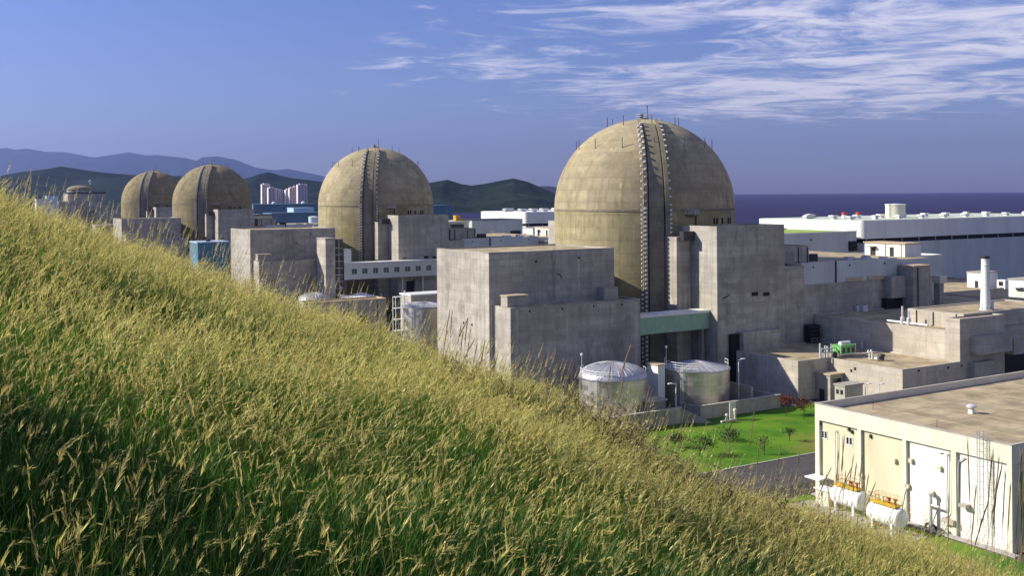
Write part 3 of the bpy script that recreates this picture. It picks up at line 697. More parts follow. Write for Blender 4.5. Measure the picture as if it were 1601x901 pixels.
def green_machine():
    a, b, z = on_z(1318, 556, Z3)
    r = thing('diesel_skid', 'bright green machine in a white frame on the tan roof', 'machine', a, b, Z3)
    MB().box(a-2.2, a+2.4, b-1.3, b+1.3, Z3+0.55, Z3+2.3).build('casing', 'green_machine_paint', r)
    MB().prism([(a-2.3, b-1.4), (a+2.5, b-1.4), (a+2.5, b+1.4), (a-2.3, b+1.4)], Z3+2.3, Z3+2.45).build('lid', 'green_machine_paint', r)
    m_ = MB()
    for x in (a-2.3, a+2.4):
        for y in (b-1.4, b+1.4): m_.tube([(x, y, Z3), (x, y, Z3+2.6)], 0.1, 4)
    m_.tube([(a-2.3, b-1.4, Z3+0.5), (a+2.4, b-1.4, Z3+0.5)], 0.1, 4); m_.tube([(a-2.3, b-1.4, Z3+0.5), (a-2.3, b+1.4, Z3+0.5)], 0.1, 4)
    m_.build('frame', 'white_paint', r)
    MB().tube([(a-1.0, b, Z3+2.7), (a+2.0, b, Z3+2.7)], 0.45, 10).build('exhaust_drum', 'white_paint', r, 40)
    for x in (a-1.2, a+0.3, a+1.7): MB().box(x-0.35, x+0.35, b-1.36, b-1.28, Z3+0.8, Z3+1.9).build('louvre', 'dark_metal', r)
    r2 = thing('valve_manifold', 'cluster of grey pipes and valves left of the green roof machine', 'pipework', a-5, b, Z3)
    for i, (dx, h) in enumerate(((-7.2, 3.2), (-6.6, 2.2), (-5.6, 2.6), (-4.6, 2.4), (-3.6, 2.3))):
        MB().tube([(a+dx, b+0.3*(i % 2), Z3-0.1), (a+dx, b+0.3*(i % 2), Z3+h)], 0.2, 7).build('riser', 'galvanised', r2, 40)
    for h in (1.1, 1.9): MB().tube([(a-6.6, b+0.1, Z3+h), (a-2.4, b+0.1, Z3+h)], 0.16, 7).build('header_pipe', 'galvanised', r2, 40)
    MB().lathe(a-3.2, b-0.6, [(0.5, Z3), (0.5, Z3+0.9), (0.2, Z3+1.1)], 10).build('pump', 'dark_metal', r2)
    a, b, z = on_z(1372, 562, Z3)
    r3 = thing('roof_fan', 'small grey roof fan with twin snorkel pipes on the tan roof', 'fan', a, b, Z3)
    MB().lathe(a+0.6, b-0.6, [(0.55, Z3), (0.55, Z3+0.7), (0.85, Z3+0.75), (0.7, Z3+1.1)], 12).build('cowl', 'dark_metal', r3, 40)
    for dx in (-1.4, -0.5): MB().tube([(a+dx, b+1, Z3-0.05), (a+dx, b+1, Z3+1.6), (a+dx-0.3, b+1, Z3+1.9), (a+dx-0.6, b+1, Z3+1.5)], 0.16, 6).build('snorkel', 'white_paint', r3, 40)
    MB().box(a-0.7, a+0.7, b-0.5, b+0.7, Z3, Z3+0.6).build('motor_box', 'galvanised', r3)
    a, b, z = on_z(1348, 544, Z3); one('snorkel_vent', MB().tube([(a, b, Z3-0.1), (a, b, Z3+1.3), (a+0.4, b, Z3+1.7), (a+0.8, b, Z3+1.3)], 0.2, 8), 'galvanised', 'bent snorkel vent right of the green roof machine', 'vent', a, b, Z3, smooth=40)
    for i, px in enumerate((1341, 1351)):
        a, b, z = on_z(px, 487, ZL-0.27); rr = thing('condenser_unit', 'grey condenser unit on the shaded roof below the long concrete wall', 'air conditioner', a, b, ZL-0.27, 'condensers below the long wall')
        MB().box(a-0.9, a+0.9, b-0.5, b+0.5, ZL-0.28, ZL+1.3).build('casing', 'galvanised', rr); MB().lathe(a, b, [(0.4, ZL+1.3), (0.4, ZL+1.38)], 12).build('fan_guard', 'dark_metal', rr)
green_machine()
# ------------------------------------------------------------------ storage tanks
def tank(label, a, b, rad, zr, zp, domed, group=None, rails=True, base=0.0, roofmat='tank_roof'):
    r = thing('storage_tank', label, 'tank', a, b, base, group)
    MB().lathe(a, b, [(rad+0.25, base-0.3), (rad+0.25, base+0.35)], 48).build('base_ring', 'kerb_stone', r)
    MB().lathe(a, b, [(rad, base+0.3), (rad, (base+zr)/2), (rad, zr)], 64).build('shell', 'tank_cladding', r, 40)
    MB().lathe(a, b, [(rad+0.02, zr-0.25), (rad+0.14, zr-0.22), (rad+0.14, zr), (rad-0.3, zr+0.05)], 64, False).build('rim', 'steel', r, 40)
    n = 10
    if domed: prof = [(rad*math.cos(t), zr+(zp-zr)*math.sin(t)) for t in np.linspace(0, R(88), n)]
    else: prof = [(rad*(1-t), zr+(zp-zr)*t) for t in np.linspace(0, 0.985, n)]
    rf = MB().lathe(a, b, prof, 64).build('roof', roofmat, r, 40)
    seams = MB()
    for i in range(28):
        t = 2*math.pi*i/28; seams.tube([(a+p[0]*math.cos(t), b+p[0]*math.sin(t), p[1]+0.03) for p in prof[:-1:2]], 0.05, 4)
    seams.build('standing_seams', roofmat, rf, kind='stuff')
    if rails:
        pts = [(a+(rad-0.3)*math.cos(R(t)), b+(rad-0.3)*math.sin(R(t)), zr+0.1) for t in range(120, 236, 14)]
        MB().rail(pts, 1.5, 0.055, 1.2, 2).build('railing', 'white_paint', r)
        pts = [(a+(rad-0.3)*math.cos(R(t)), b+(rad-0.3)*math.sin(R(t)), zr+0.1) for t in range(-40, -4, 12)]
        MB().rail(pts, 1.4, 0.05, 1.2, 1).build('railing', 'white_paint', r)
        x, y = a+(rad+0.3)*math.cos(R(205)), b+(rad+0.3)*math.sin(R(205))
        MB().ladder((x, y, base+0.3), (x, y, zr+1.3), -0.42, 0.9, 0.6, 0.4, 0.05).build('ladder', 'white_paint', r)
        x, y = a+(rad-0.6)*math.cos(R(150)), b+(rad-0.6)*math.sin(R(150))
        l = MB().tube([(x, y, zr), (x, y, zr+4.0)], 0.06, 5).build('lamp_pole', 'galvanised', r); MB().lathe(x, y, [(0.1, zr+4.0), (0.28, zr+4.1), (0.22, zr+4.5)], 8).build('lamp_head', 'white_paint', l)
    return r
def tank_at(px0, px1, prim, ppk, b, label, domed, group, **kw):
    c = (px0+px1)/2; a, bb, z = on_b(c, prim, b); d = W(a, b).y
    rad = (px1-px0)/2/F*d; zp = on_b(c, ppk, b)[2]
    return tank(label, a, b, rad, z, zp, domed, group, **kw)
G1 = 'silver storage tanks below the concrete blocks'
tank_at(905, 1012, 587.5, 566.5, 170, 'silver cylindrical tank with a domed roof and white railings, partly behind grass', True, G1)
t2 = tank_at(1037, 1140, 574, 563, 170, 'silver cylindrical tank with a shallow cone roof, under the green footbridge', False, G1)
tank_at(466, 516, 471, 457, 352, 'domed tank roof peeping over the grass below the glazed stair tower', True, G1)
tank_at(530, 598, 467, 457.5, 352, 'pale cone-roofed tank under the windowed white footbridge', False, G1, roofmat='white_paint')
aa, bb_, zz_ = at_d(668, 477, 330)
tank('silver tank standing half behind the huge two-tier block, ladder frame on its side', aa, bb_, 7.6, zz_, zz_+1.0, False, G1)
def tank_box():
    a, b, z = on_b(1024, 571, 171); r = thing('valve_house', 'narrow white valve house between the two silver tanks', 'shed', a, b, 0)
    MB().box(a-0.2, a+1.6, b-1.2, b+2.2, 0, z).build('wall', 'white_cladding', r); MB().box(a-0.4, a+1.8, b-1.4, b+2.4, z, z+0.25).build('roof', 'roof_edge', r)
    MB().box(a+0.3, a+1.2, b-1.26, b-1.18, 0.1, 2.2).build('door', 'dark_metal', r)
    a, b, z = on_b(1025, 628, 163.5); r = thing('pump_pit', 'low concrete pump box with a grey cover in front of the silver tanks', 'box', a, b, 0)
    MB().box(a-2.2, a+2.4, b-0.2, b+2.6, 0, z).build('wall', 'grey_concrete', r); MB().box(a-2.5, a+2.7, b-0.5, b+2.9, z, z+0.3).build('cover', 'kerb_stone', r)
tank_box()
def bund():
    r = thing('bund_wall', 'low concrete bund wall round the two silver tanks, lawn at its foot', 'wall', 140.4, 160.1, 0)
    zt = 2.6
    MB().box(140.4, 162.2, 159.9, 160.4, -0.2, zt).build('wall_panel', 'pale_concrete', r); MB().box(140.3, 162.3, 159.8, 160.5, zt, zt+0.18).build('coping', 'kerb_stone', r)
    MB().box(112, 135.2, 159.5, 160.0, -0.2, 3.0).build('wall_panel', 'grey_concrete', r); MB().box(111.9, 135.3, 159.4, 160.1, 3.0, 3.18).build('coping', 'kerb_stone', r)
    # sloping ramp cheek between them
    p = [(135.3, 159.7, -0.2), (140.3, 156.2, -0.2), (140.3, 156.6, -0.2), (135.3, 160.1, -0.2), (135.3, 159.7, 3.0), (140.3, 156.2, 0.1), (140.3, 156.6, 0.1), (135.3, 160.1, 3.0)]
    MB().add(p, [(3,2,1,0),(4,5,6,7),(0,1,5,4),(1,2,6,5),(2,3,7,6),(3,0,4,7)]).build('ramp_cheek', 'grey_concrete', r)
    MB().box(161.8, 162.25, 160.5, 178, -0.2, zt).build('wall_panel', 'pale_concrete', r)
    MB().box(156.5, 157, 162.5, 171, -0.2, 4.6).build('splash_wall', 'pale_concrete', r)
    MB().box(140.0, 140.4, 160.45, 165, -0.2, zt).build('wall_panel', 'grey_concrete', r)
bund()
def lamp_post(a, b, h, label, group='yard lamp posts', arm=1.4, z=0.0):
    r = thing('lamp_post', label, 'lamp post', a, b, z, group)
    MB().tube([(a, b, z-0.1), (a, b, z+h-0.6), (a+0.3, b+0.2, z+h-0.1), (a+arm, b+0.5, z+h)], 0.09, 6, 0.06).build('pole', 'white_paint', r, 40)
    MB().box(a+arm-0.1, a+arm+0.8, b+0.3, b+0.7, z+h-0.08, z+h+0.1).build('lamp_head', 'white_paint', r)
    MB().lathe(a, b, [(0.22, z-0.1), (0.22, z+0.3)], 8).build('base_plate', 'galvanised', r)
a, b, z = on_z(1155, 607, 0.0); a, b = on_b(1155, 607, 166)[:2]; lamp_post(a, b, on_b(1155, 563, 166)[2], 'white curved lamp post right of the cone-roofed silver tank')
a, b, z = on_b(1057, 640, 160.8); lamp_post(a, b, on_b(1057, 600, 160.8)[2], 'thin lamp post rising in front of the cone-roofed silver tank', arm=-1.4)
for px, lb in ((1353, 'curved lamp post beside the hut behind the cream warehouse'), (1374, 'lamp post behind the roof edge of the cream warehouse')):
    a, b, z = on_b(px, 610, 140); lamp_post(a, b, on_b(px, 602, 140)[2], lb)
def yard_box():
    a, b, z = on_b(1321, 606, 139.5); r = thing('equipment_hut', 'small white equipment hut behind the cream warehouse roof', 'hut', a, b, 0)
    a1 = on_b(1349, 606, 139.5)[0]; z = on_b(1321, 605, 139.5)[2]
    MB().box(a, a1, 139.5, 142, 0, z).build('wall', 'pale_concrete', r); MB().box(a-0.2, a1+0.2, 139.3, 142.2, z, z+0.25).build('roof', 'pale_concrete', r)
    for f in (0.25, 0.75): MB().box(a-0.06, a+0.1, 139.8+f*2-0.3, 139.8+f*2+0.3, z-1.6, z-0.8).build('vent_slot', 'black_opening', r)
    a, b, z = on_z(1136, 661, 0.0); r = thing('fire_hydrant', 'pale fire hydrant and pipe on the green lawn', 'hydrant', a, b, 0)
    for dx, h in ((0, 1.6), (2.2, 2.4)): MB().lathe(a+dx, b, [(0.25, 0), (0.25, h-0.4), (0.4, h-0.35), (0.3, h), (0.05, h+0.15)], 10).build('standpipe', 'cream_paint', r, 40)
    MB().tube([(a-1.4, b, 0.3), (a+2.4, b, 0.3)], 0.22, 8).build('pipe', 'cream_paint', r, 40)
    MB().box(a+2.0, a+3.6, b+1.2, b+1.4, 0, 3.4).build('sign_plate', 'galvanised', r)
yard_box()

# ------------------------------------------------------------------ turbine halls
def turbine_hall(label, pc, pl, ztop, length, vents, da, db_off=0):
    """pc: pixel of the near top corner, pl: pixel column of the far end of the lit face"""
    a0, b0, _ = on_z(pc[0], pc[1], ztop); b1 = on_a(pl, pc[1], a0)[1]
    r = thing('turbine_hall', label, 'turbine hall', a0, b0, 0, 'white turbine halls')
    zl, zs = ztop-7.6, ztop-6.1
    MB().box(a0, a0+length, b0, b1, -0.3, zl).build('lower_wall', 'grey_cladding' if da else 'white_cladding', r)
    MB().box(a0+0.8, a0+length, b0+0.8, b1, zl, zs).build('louvre_strip', 'black_opening', r)
    n = int(length/9)
    for i in range(n): MB().box(a0+i*9+2, a0+i*9+2.14, b0+0.5, b0+0.79, zl+0.01, zs-0.01).build('mullion', 'galvanised', r)
    rr = 2.4; poly = [(a0+rr-rr*math.cos(t), b0+rr-rr*math.sin(t)) for t in np.linspace(R(2), R(88), 9)]
    MB().prism([(a0, b1)] + [(a0, b0+rr)] + poly + [(a0+rr, b0), (a0+rr+8, b0), (a0+rr+8, b1)], zs, ztop).build('upper_wall', 'white_cladding', r, 25)
    x = a0+rr+8.06; i = 0
    while x < a0+length-1:
        w = min(17.0, a0+length-x); MB().box(x, x+w-0.08, b0, b1, zs, ztop).build('upper_wall_panel', 'white_cladding', r); x += w
    MB().box(a0+0.6, a0+length-0.6, b0+0.6, b1-0.6, ztop, ztop+0.12).build('roof', 'pale_roof' if da else 'white_cladding', r)
    for (va, vb, w, h, kind) in vents:
        x, y = a0+va, b0+vb
        v = MB().box(x-w/2, x+w/2, y-w/2, y+w/2, ztop+0.1, ztop+h*0.55).build('roof_ventilator', 'galvanised', r)
        if random.random() < 0.5: MB().box(x-w*0.85, x+w*0.85, y-w*0.6, y+w*0.6, ztop+h*0.55, ztop+h*0.8).build('hood', 'white_paint', v)
        else: MB().box(x-w*0.7, x+w*0.75, y-w*0.7, y+w*0.7, ztop+h*0.5, ztop+h*0.66).box(x-w*0.5, x+w*0.5, y-w*0.5, y+w*0.5, ztop+h*0.67, ztop+h*0.9).build('hood', 'galvanised', v)
    return r, a0, b0, b1
vts = []
for i in range(9):
    vts.append((4 + i*12.5, 9, 1.6, 1.7, 0)); 
    if i < 8: vts.append((9 + i*12.5, 21, 1.7, 1.8, 0))
for i in range(7): vts.append((5+i*3, 30 + i*2.4, 1.7, 1.4 + 0.3*(i % 2), 0))
th, ta, tb0, tb1 = turbine_hall('long white turbine hall with dark louvre strip and many roof ventilators', (1350, 345.5), 1187, 35.0, 125, vts, True)
def roof_drum():
    p = at_d(1400, 335, 390); r = thing('roof_tank', 'pale drum-shaped tank on the turbine hall roof, above the ventilators', 'tank', p[0], p[1], 35.1)
    rad = 15/F*390; zt = at_d(1400, 320.5, 390)[2]
    MB().lathe(p[0], p[1], [(rad, 35.1), (rad, zt)], 32).build('drum', 'cream_paint', r, 40); MB().lathe(p[0], p[1], [(rad+0.2, zt), (rad+0.2, zt+0.3), (0.3, zt+0.5)], 32).build('lid', 'white_paint', r, 40)
    MB().ladder((p[0]-rad-0.2, p[1]-0.5, 35.2), (p[0]-rad-0.2, p[1]-0.5, zt+0.6), 0, 1, 0.7, 0.5, 0.06).build('ladder', 'dark_metal', r)
    for i, px in enumerate((1320, 1342)):
        q = at_d(px, 340, 385); rr = thing('stub_stack', 'short red-topped vent stack on the turbine hall roof', 'vent', q[0], q[1], 35.1, 'vent stacks on the turbine hall')
        MB().lathe(q[0], q[1], [(0.9, 35.1), (0.9, 36.4)], 14).build('pipe', 'white_paint', rr, 40); MB().lathe(q[0], q[1], [(0.95, 36.4), (0.95, 37.4)], 14).build('collar', 'red_paint', rr, 40)
roof_drum()
def annex1():
    b = 243.8; a1 = ta-0.05; a0 = on_b(1222, 366, b)[0]; z = on_b(1330, 363, b)[2]
    r = thing('turbine_annex', 'grey-white annex with a bright green roof edge beside the long turbine hall', 'building', a0, b, 0)
    MB().box(a0, a1-2.5, b, b+32, -0.3, z).build('wall', 'grey_cladding', r); MB().box(a0+0.3, a1-2.8, b+0.3, b+31.7, z, z+0.15).build('roof', 'green_roof', r)
    MB().box(a0-0.1, a1-2.4, b-0.1, b+0.25, z, z+0.4).build('parapet', 'white_cladding', r); MB().box(a0, a1-2.5, b+31.5, b+32, z, z+0.5).build('parapet', 'green_roof', r)
    MB().box(a1-6.5, a1-2.8, b-0.6, b-0.02, 25, 28.3).build('dark_door', 'black_opening', r)
    MB().lathe(a0+13, b-0.2, [(0.25, z-2.2), (0.25, z-1.8)], 8).build('wall_lamp', 'dark_metal', r)
annex1()
def seaward_huts():
    z0 = 14.1; a, b, _ = on_z(1512, 449, z0); q = on_a(1534, 452, a); z1 = on_a(1512, 426, a)[2]
    r = thing('valve_building', 'white box building behind the white chimney', 'building', a, b, z0)
    a1 = on_b(1560, 440, q[1])[0]
    MB().box(a, a1, q[1], b, z0-0.2, z1).build('wall', 'white_cladding', r); MB().box(a-0.2, a1+0.2, q[1]-0.2, b+0.2, z1, z1+0.3).build('roof', 'pale_concrete', r)
    MB().box(a-0.06, a+0.1, q[1]+1, q[1]+2.2, z0, z0+2.2).build('door', 'dark_metal', r)
    a, b, _ = on_z(1577, 463, z0); z1 = on_a(1577, 437, a)[2]
    r = thing('pump_house', 'white pump house with a door hood, right of the white chimney', 'building', a, b, z0)
    MB().box(a, a+26, b-14, b, z0-0.2, z1).build('wall', 'white_cladding', r); MB().box(a-0.2, a+26.2, b-14.2, b+0.2, z1, z1+0.35).build('roof', 'pale_concrete', r)
    MB().box(a-1.6, a, b-4.5, b-1.8, z0+2.7, z0+2.9).build('door_hood', 'galvanised', r); MB().box(a-0.06, a+0.1, b-4, b-2.2, z0, z0+2.4).build('door', 'cream_paint', r)
    a, b, _ = on_z(1565, 452, z0); r = thing('cooler_frame', 'small white cooler box with a black square opening on the roof', 'machine', a, b, z0)
    MB().wall('a', a, 0.3, b-1.4, b+1.4, z0, z0+2.8, [(b-0.8, b+0.8, z0+0.9, z0+2.3)]).box(a+0.35, a+2.4, b-1.4, b+1.4, z0, z0+2.8).build('casing', 'white_paint', r)
    MB().box(a+0.28, a+0.34, b-0.85, b+0.85, z0+0.8, z0+2.35).build('fan_opening', 'black_opening', r)
    a, b, z = on_z(1468, 475, z0); zz = on_a(1468, 431, a)[2]; r = thing('vent_tower', 'slim pale vent tower at the end of the shaded wing', 'vent', a, b, z0)
    MB().box(a-0.9, a+0.9, b-0.9, b+0.9, z0-0.2, zz-2).build('shaft', 'pale_concrete', r); MB().box(a-1.5, a+1.5, b-1.5, b+1.5, zz-2, zz).build('head', 'cream_paint', r)
seaward_huts()
vts2 = [(3+i*7, 8, 2.6, 2.2, 0) for i in range(6)] + [(1+i*3, 22+i*4, 2.4, 2, 0) for i in range(5)]
turbine_hall('smaller white turbine hall between the two big domes', (822, 332), 752, 35.0, 70, vts2, False)
def annex2():
    p = at_d(738, 345, 520); b = p[1]; a1 = on_b(817, 344, b)[0]; z = p[2]
    r = thing('turbine_annex', 'grey annex in front of the smaller white turbine hall', 'building', p[0], b, 0)
    MB().box(p[0], a1, b, b+22, -0.3, z).build('wall', 'grey_cladding', r); MB().box(p[0]-0.2, a1+0.2, b-0.2, b+22.2, z, z+0.3).build('roof', 'dark_metal', r)
    MB().box(p[0]+9, p[0]+12.5, b-0.5, b-0.02, z-9, z-5).build('roller_door', 'cream_paint', r)
    MB().box(p[0]+22, p[0]+27, b-1.6, b-0.02, z-8, z-5.6).build('fan_box', 'black_opening', r)
    q = at_d(700, 346, 505); a1 = on_b(733, 350, q[1])[0]
    r = thing('plant_building', 'cream flat-roofed building carrying the yellow crane box', 'building', q[0], q[1], 0)
    MB().box(q[0], a1, q[1], q[1]+16, -0.3, q[2]-0.8).build('wall', 'cream_paint', r); MB().box(q[0]-0.3, a1+0.3, q[1]-0.3, q[1]+16.3, q[2]-0.8, q[2]).build('roof', 'cream_paint', r)
    MB().box(q[0]+1, q[0]+8, q[1]-1.5, q[1]-0.02, q[2]-7, q[2]-1.5).build('louvre_plant', 'dark_metal', r)
    c = at_d(714, 343, 512); r = thing('crane_box', 'small yellow crane cabin on the cream roof', 'crane', c[0], c[1], q[2])
    MB().wall('b', c[1]-1.2, 0.3, c[0]-1.2, c[0]+1.2, q[2], q[2]+2.6, [(c[0]-0.7, c[0]+0.7, q[2]+0.8, q[2]+1.9)]).box(c[0]-1.2, c[0]+1.2, c[1]-0.85, c[1]+1.2, q[2], q[2]+2.6).build('cabin', 'yellow_paint', r)
    MB().box(c[0]+1.2, c[0]+4.2, c[1]-0.6, c[1]+0.6, q[2], q[2]+0.9).build('beam', 'yellow_paint', r)
    q = at_d(817, 357, 500); a1 = on_b(858, 360, q[1])[0]
    r = thing('stair_penthouse', 'small white lit penthouse below the smaller turbine hall', 'building', q[0], q[1], 0)
    MB().box(q[0], a1, q[1]-9, q[1], -0.3, q[2]).build('wall', 'white_cladding', r); MB().box(q[0]-0.2, a1+0.2, q[1]-9.2, q[1]+0.2, q[2], q[2]+0.3).build('roof', 'pale_concrete', r)
    MB().box(q[0]-0.05, q[0]+0.1, q[1]-3, q[1]-1.4, q[2]-5, q[2]-2.4).build('door', 'dark_metal', r)
    c = at_d(843, 386, 455); zt = at_d(843, 363, 455)[2]; r = thing('chimney', 'short white chimney left of the largest dome', 'chimney', c[0], c[1], 0)
    MB().lathe(c[0], c[1], [(1.3, 0), (0.95, zt)], 16).build('stack', 'white_paint', r, 40); MB().lathe(c[0], c[1], [(1.4, zt), (1.4, zt+0.5)], 16).build('cap_ring', 'galvanised', r, 40)
annex2()

# ------------------------------------------------------------------ unit two: stair tower, windowed bridge, low building
def unit2():
    b = 356.0
    a0 = on_b(509, 374, b)[0]; z = on_b(509, 374, b)[2]; a1 = on_b(524, 374, b)[0]; bb2 = on_a(500, 374, a0)[1]
    r = thing('stair_tower', 'concrete stair tower with a dark glazed strip, left of the windowed footbridge', 'tower', a0, b, 0)
    MB().box(a0, a1, b, bb2+3, -0.3, z).build('wall', 'grey_concrete', r); MB().box(a0-0.15, a1+0.15, b-0.15, bb2+3.1, z, z+0.3).build('coping', 'pale_concrete', r)
    a2 = on_b(536, 374, b+0.5)[0]
    gl = MB().box(a1+0.02, a2, b+0.5, b+5, -0.3, z-0.4).build('glazed_strip', 'glass_dark', r); MB().box(a1+0.02, a2+0.15, b+0.3, b+5.2, z-0.4, z).build('glazing_roof', 'grey_concrete', r)
    for k in range(11):
        zz = 2+k*(z-3)/11; MB().box(a1+0.03, a2, b+0.42, b+0.5, zz, zz+0.14).build('transom', 'galvanised', gl)
    MB().box((a1+a2)/2-0.07, (a1+a2)/2+0.07, b+0.40, b+0.49, 0, z-0.4).build('mullion', 'galvanised', gl)
    # the bridge
    bq = 357.0
    s0 = on_b(538, 413, bq); s1 = on_b(690, 409, bq); zt = s0[2]; zb = on_b(538, 438, bq)[2]; zm = (zt+zb)/2
    r = thing('windowed_footbridge', 'white enclosed footbridge with a row of small green windows', 'footbridge', s0[0], bq, 0)
    holes = []
    for k in range(-1, 9):
        pxc = 554 + k*16.65
        if k < 0: continue
        w0 = on_b(pxc-4, 424, bq)[0]; w1 = on_b(pxc+4, 424, bq)[0]; zc = on_b(pxc, 425-0.028*(pxc-554), bq)[2]
        zc = zt - (zt-zb)*0.5
        holes.append((w0, w1, zc-0.95, zc+0.95))
    MB().wall('b', bq, 0.35, s0[0], s1[0], zb, zt, holes).build('side_wall', 'bridge_panel', r)
    for h in holes:
        w = MB().box(h[0]+0.001, h[1]-0.001, bq+0.2, bq+0.26, h[2]+0.001, h[3]-0.001).build('window', 'glass_green', r)
        m_ = MB().box(h[0]-0.06, h[1]+0.06, bq-0.06, bq-0.002, h[2]-0.14, h[2]-0.01); m_.build('sill', 'galvanised', w)
        MB().box((h[0]+h[1])/2-0.04, (h[0]+h[1])/2+0.04, bq+0.13, bq+0.19, h[2]+0.01, h[3]-0.01).build('mullion', 'galvanised', w)
    MB().box(s0[0], s1[0], bq+0.36, bq+4.2, zb, zb+0.3).build('deck', 'grey_concrete', r); MB().box(s0[0], s1[0], bq+3.9, bq+4.2, zb+0.31, zt).build('rear_wall', 'bridge_panel', r)
    MB().box(s0[0]-0.1, s1[0], bq-0.15, bq+4.35, zt, zt+0.3).build('roof', 'white_cladding', r)
    e = on_b(549, 390, bq); MB().box(s0[0]-0.1, e[0], bq-0.05, bq+4.3, zt+0.31, e[2]).build('lift_head', 'white_cladding', r)
    for px in (629, 661):
        a = on_b(px, 440, bq+2)[0]; MB().tube([(a, bq+2, -0.2), (a, bq+2, zb)], 0.32, 8).build('column', 'galvanised', r)
    # low building in front of the twin tanks
    b = 330; p = on_b(478, 474, b); q = on_b(604, 471, b)
    r = thing('pump_building', 'low concrete building with a tan roof edge rising out of the grass', 'building', p[0], b, 0)
    block(r, p[0], q[0], b, b+8, p[2], mat='warm_concrete', par=0.5, edge='roof_edge')
    a = on_b(567, 490, b)[0]; MB().box(a-2, a+2, b-0.06, b+0.2, 0, 4.5).build('door_opening', 'black_opening', r)
    for px in (520, 545, 590): x = on_b(px, 480, b)[0]; MB().box(x-0.15, x+0.15, b-0.2, b-0.01, 0, p[2]-0.6).build('drain_pipe', 'dark_metal', r)
    # access frame left of the third silver tank
    c = at_d(623, 464, 325); r = thing('access_frame', 'white steel access frame against the third silver tank', 'ladder', c[0], c[1], 0)
    m_ = MB()
    for dx in (-1.4, 1.4):
        for dy in (-1, 1): m_.tube([(c[0]+dx, c[1]+dy, -0.1), (c[0]+dx, c[1]+dy, c[2])], 0.12, 5)
    m_.build('post', 'white_paint', r)
    for k in range(1, 5): MB().box(c[0]-1.5, c[0]+1.5, c[1]-1.1, c[1]+1.1, c[2]*k/4-0.12, c[2]*k/4).build('landing', 'white_paint', r)
    # white flat sheds left of the third tank, far under the bridge
    c = at_d(660, 458, 352); r = thing('tank_cover', 'flat pale concrete cover behind the third silver tank', 'building', c[0], c[1], 0)
    MB().box(c[0]-6, c[0]+7, c[1]-4, c[1]+4, 0, c[2]-0.5).build('wall', 'warm_concrete', r); MB().box(c[0]-6.3, c[0]+7.3, c[1]-4.3, c[1]+4.3, c[2]-0.5, c[2]).build('roof', 'white_paint', r)
unit2()

# ------------------------------------------------------------------ blue halls of the older units and far buildings
def hall(name, label, cat, pl, pr, pt, d, depth, mat, zb=-0.3, roofm=None, extra=None, group=None):
    p = at_d(pl, pt, d); q = on_b(pr, pt, p[1])
    r = thing(name, label, cat, p[0], p[1], 0, group)
    n = max(2, int((q[0]-p[0])/14)); w = (q[0]-p[0])/n
    for i in range(n): MB().box(p[0]+i*w, p[0]+(i+1)*w-0.06, p[1], p[1]+depth, zb, p[2]-0.6).build('wall_bay', mat, r)
    MB().box(p[0]-0.3, q[0]+0.3, p[1]-0.3, p[1]+depth+0.3, p[2]-0.6, p[2]).build('roof', roofm or mat, r)
    return r, p, q
r, p, q = hall('blue_hall', 'long dark blue turbine hall below the apartment towers', 'building', 396, 503, 319.5, 880, 40, 'blue_cladding')
for k in range(4): MB().lathe(p[0]+20+k*26, p[1]+8, [(1.6, p[2]-0.1), (1.6, p[2]+1.2), (0.4, p[2]+2)], 10).build('roof_ventilator', 'white_paint', r, 40)
r, p, q = hall('blue_annex', 'blue annex with a pale blue lit roof, against the second dome', 'building', 459, 491, 325, 800, 14, 'pale_blue')
hall('blue_shed', 'plain blue shed with a lower roof in front of the blue hall', 'building', 425, 505, 333, 770, 20, 'blue_cladding')
r, p, q = hall('service_building', 'brown-grey service building between the third dome and blue sheds', 'building', 394, 426, 336, 700, 18, 'warm_concrete', roofm='dark_metal')
hall('service_wing', 'low dark grey wing with pale end wall before the blue shed', 'building', 399, 430, 345, 640, 12, 'grey_concrete', roofm='warm_concrete')
hall('blue_hall', 'small blue hall showing just right of the second dome', 'building', 670, 706, 321, 900, 30, 'blue_cladding', roofm='teal_cladding')
r, p, q = hall('teal_shed', 'dark teal shed in front of the brown domes', 'building', 309, 357, 378.5, 500, 14, 'teal_cladding', roofm='pale_blue')
MB().lathe(p[0]+6, p[1]+4, [(1.2, p[2]), (1.2, p[2]+1.0)], 10).build('roof_ventilator', 'dark_metal', r)
c = at_d(490, 345, 690); r = thing('storage_tank', 'small pale blue tank beside the second dome', 'tank', c[0], c[1], 0)
zt = at_d(490, 340, 690)[2]; MB().lathe(c[0], c[1], [(3.1, -0.2), (3.1, zt)], 24).build('shell', 'pale_blue', r, 40); MB().lathe(c[0], c[1], [(3.3, zt), (3.3, zt+0.4), (0.3, zt+0.9)], 24).build('roof', 'white_paint', r, 40)
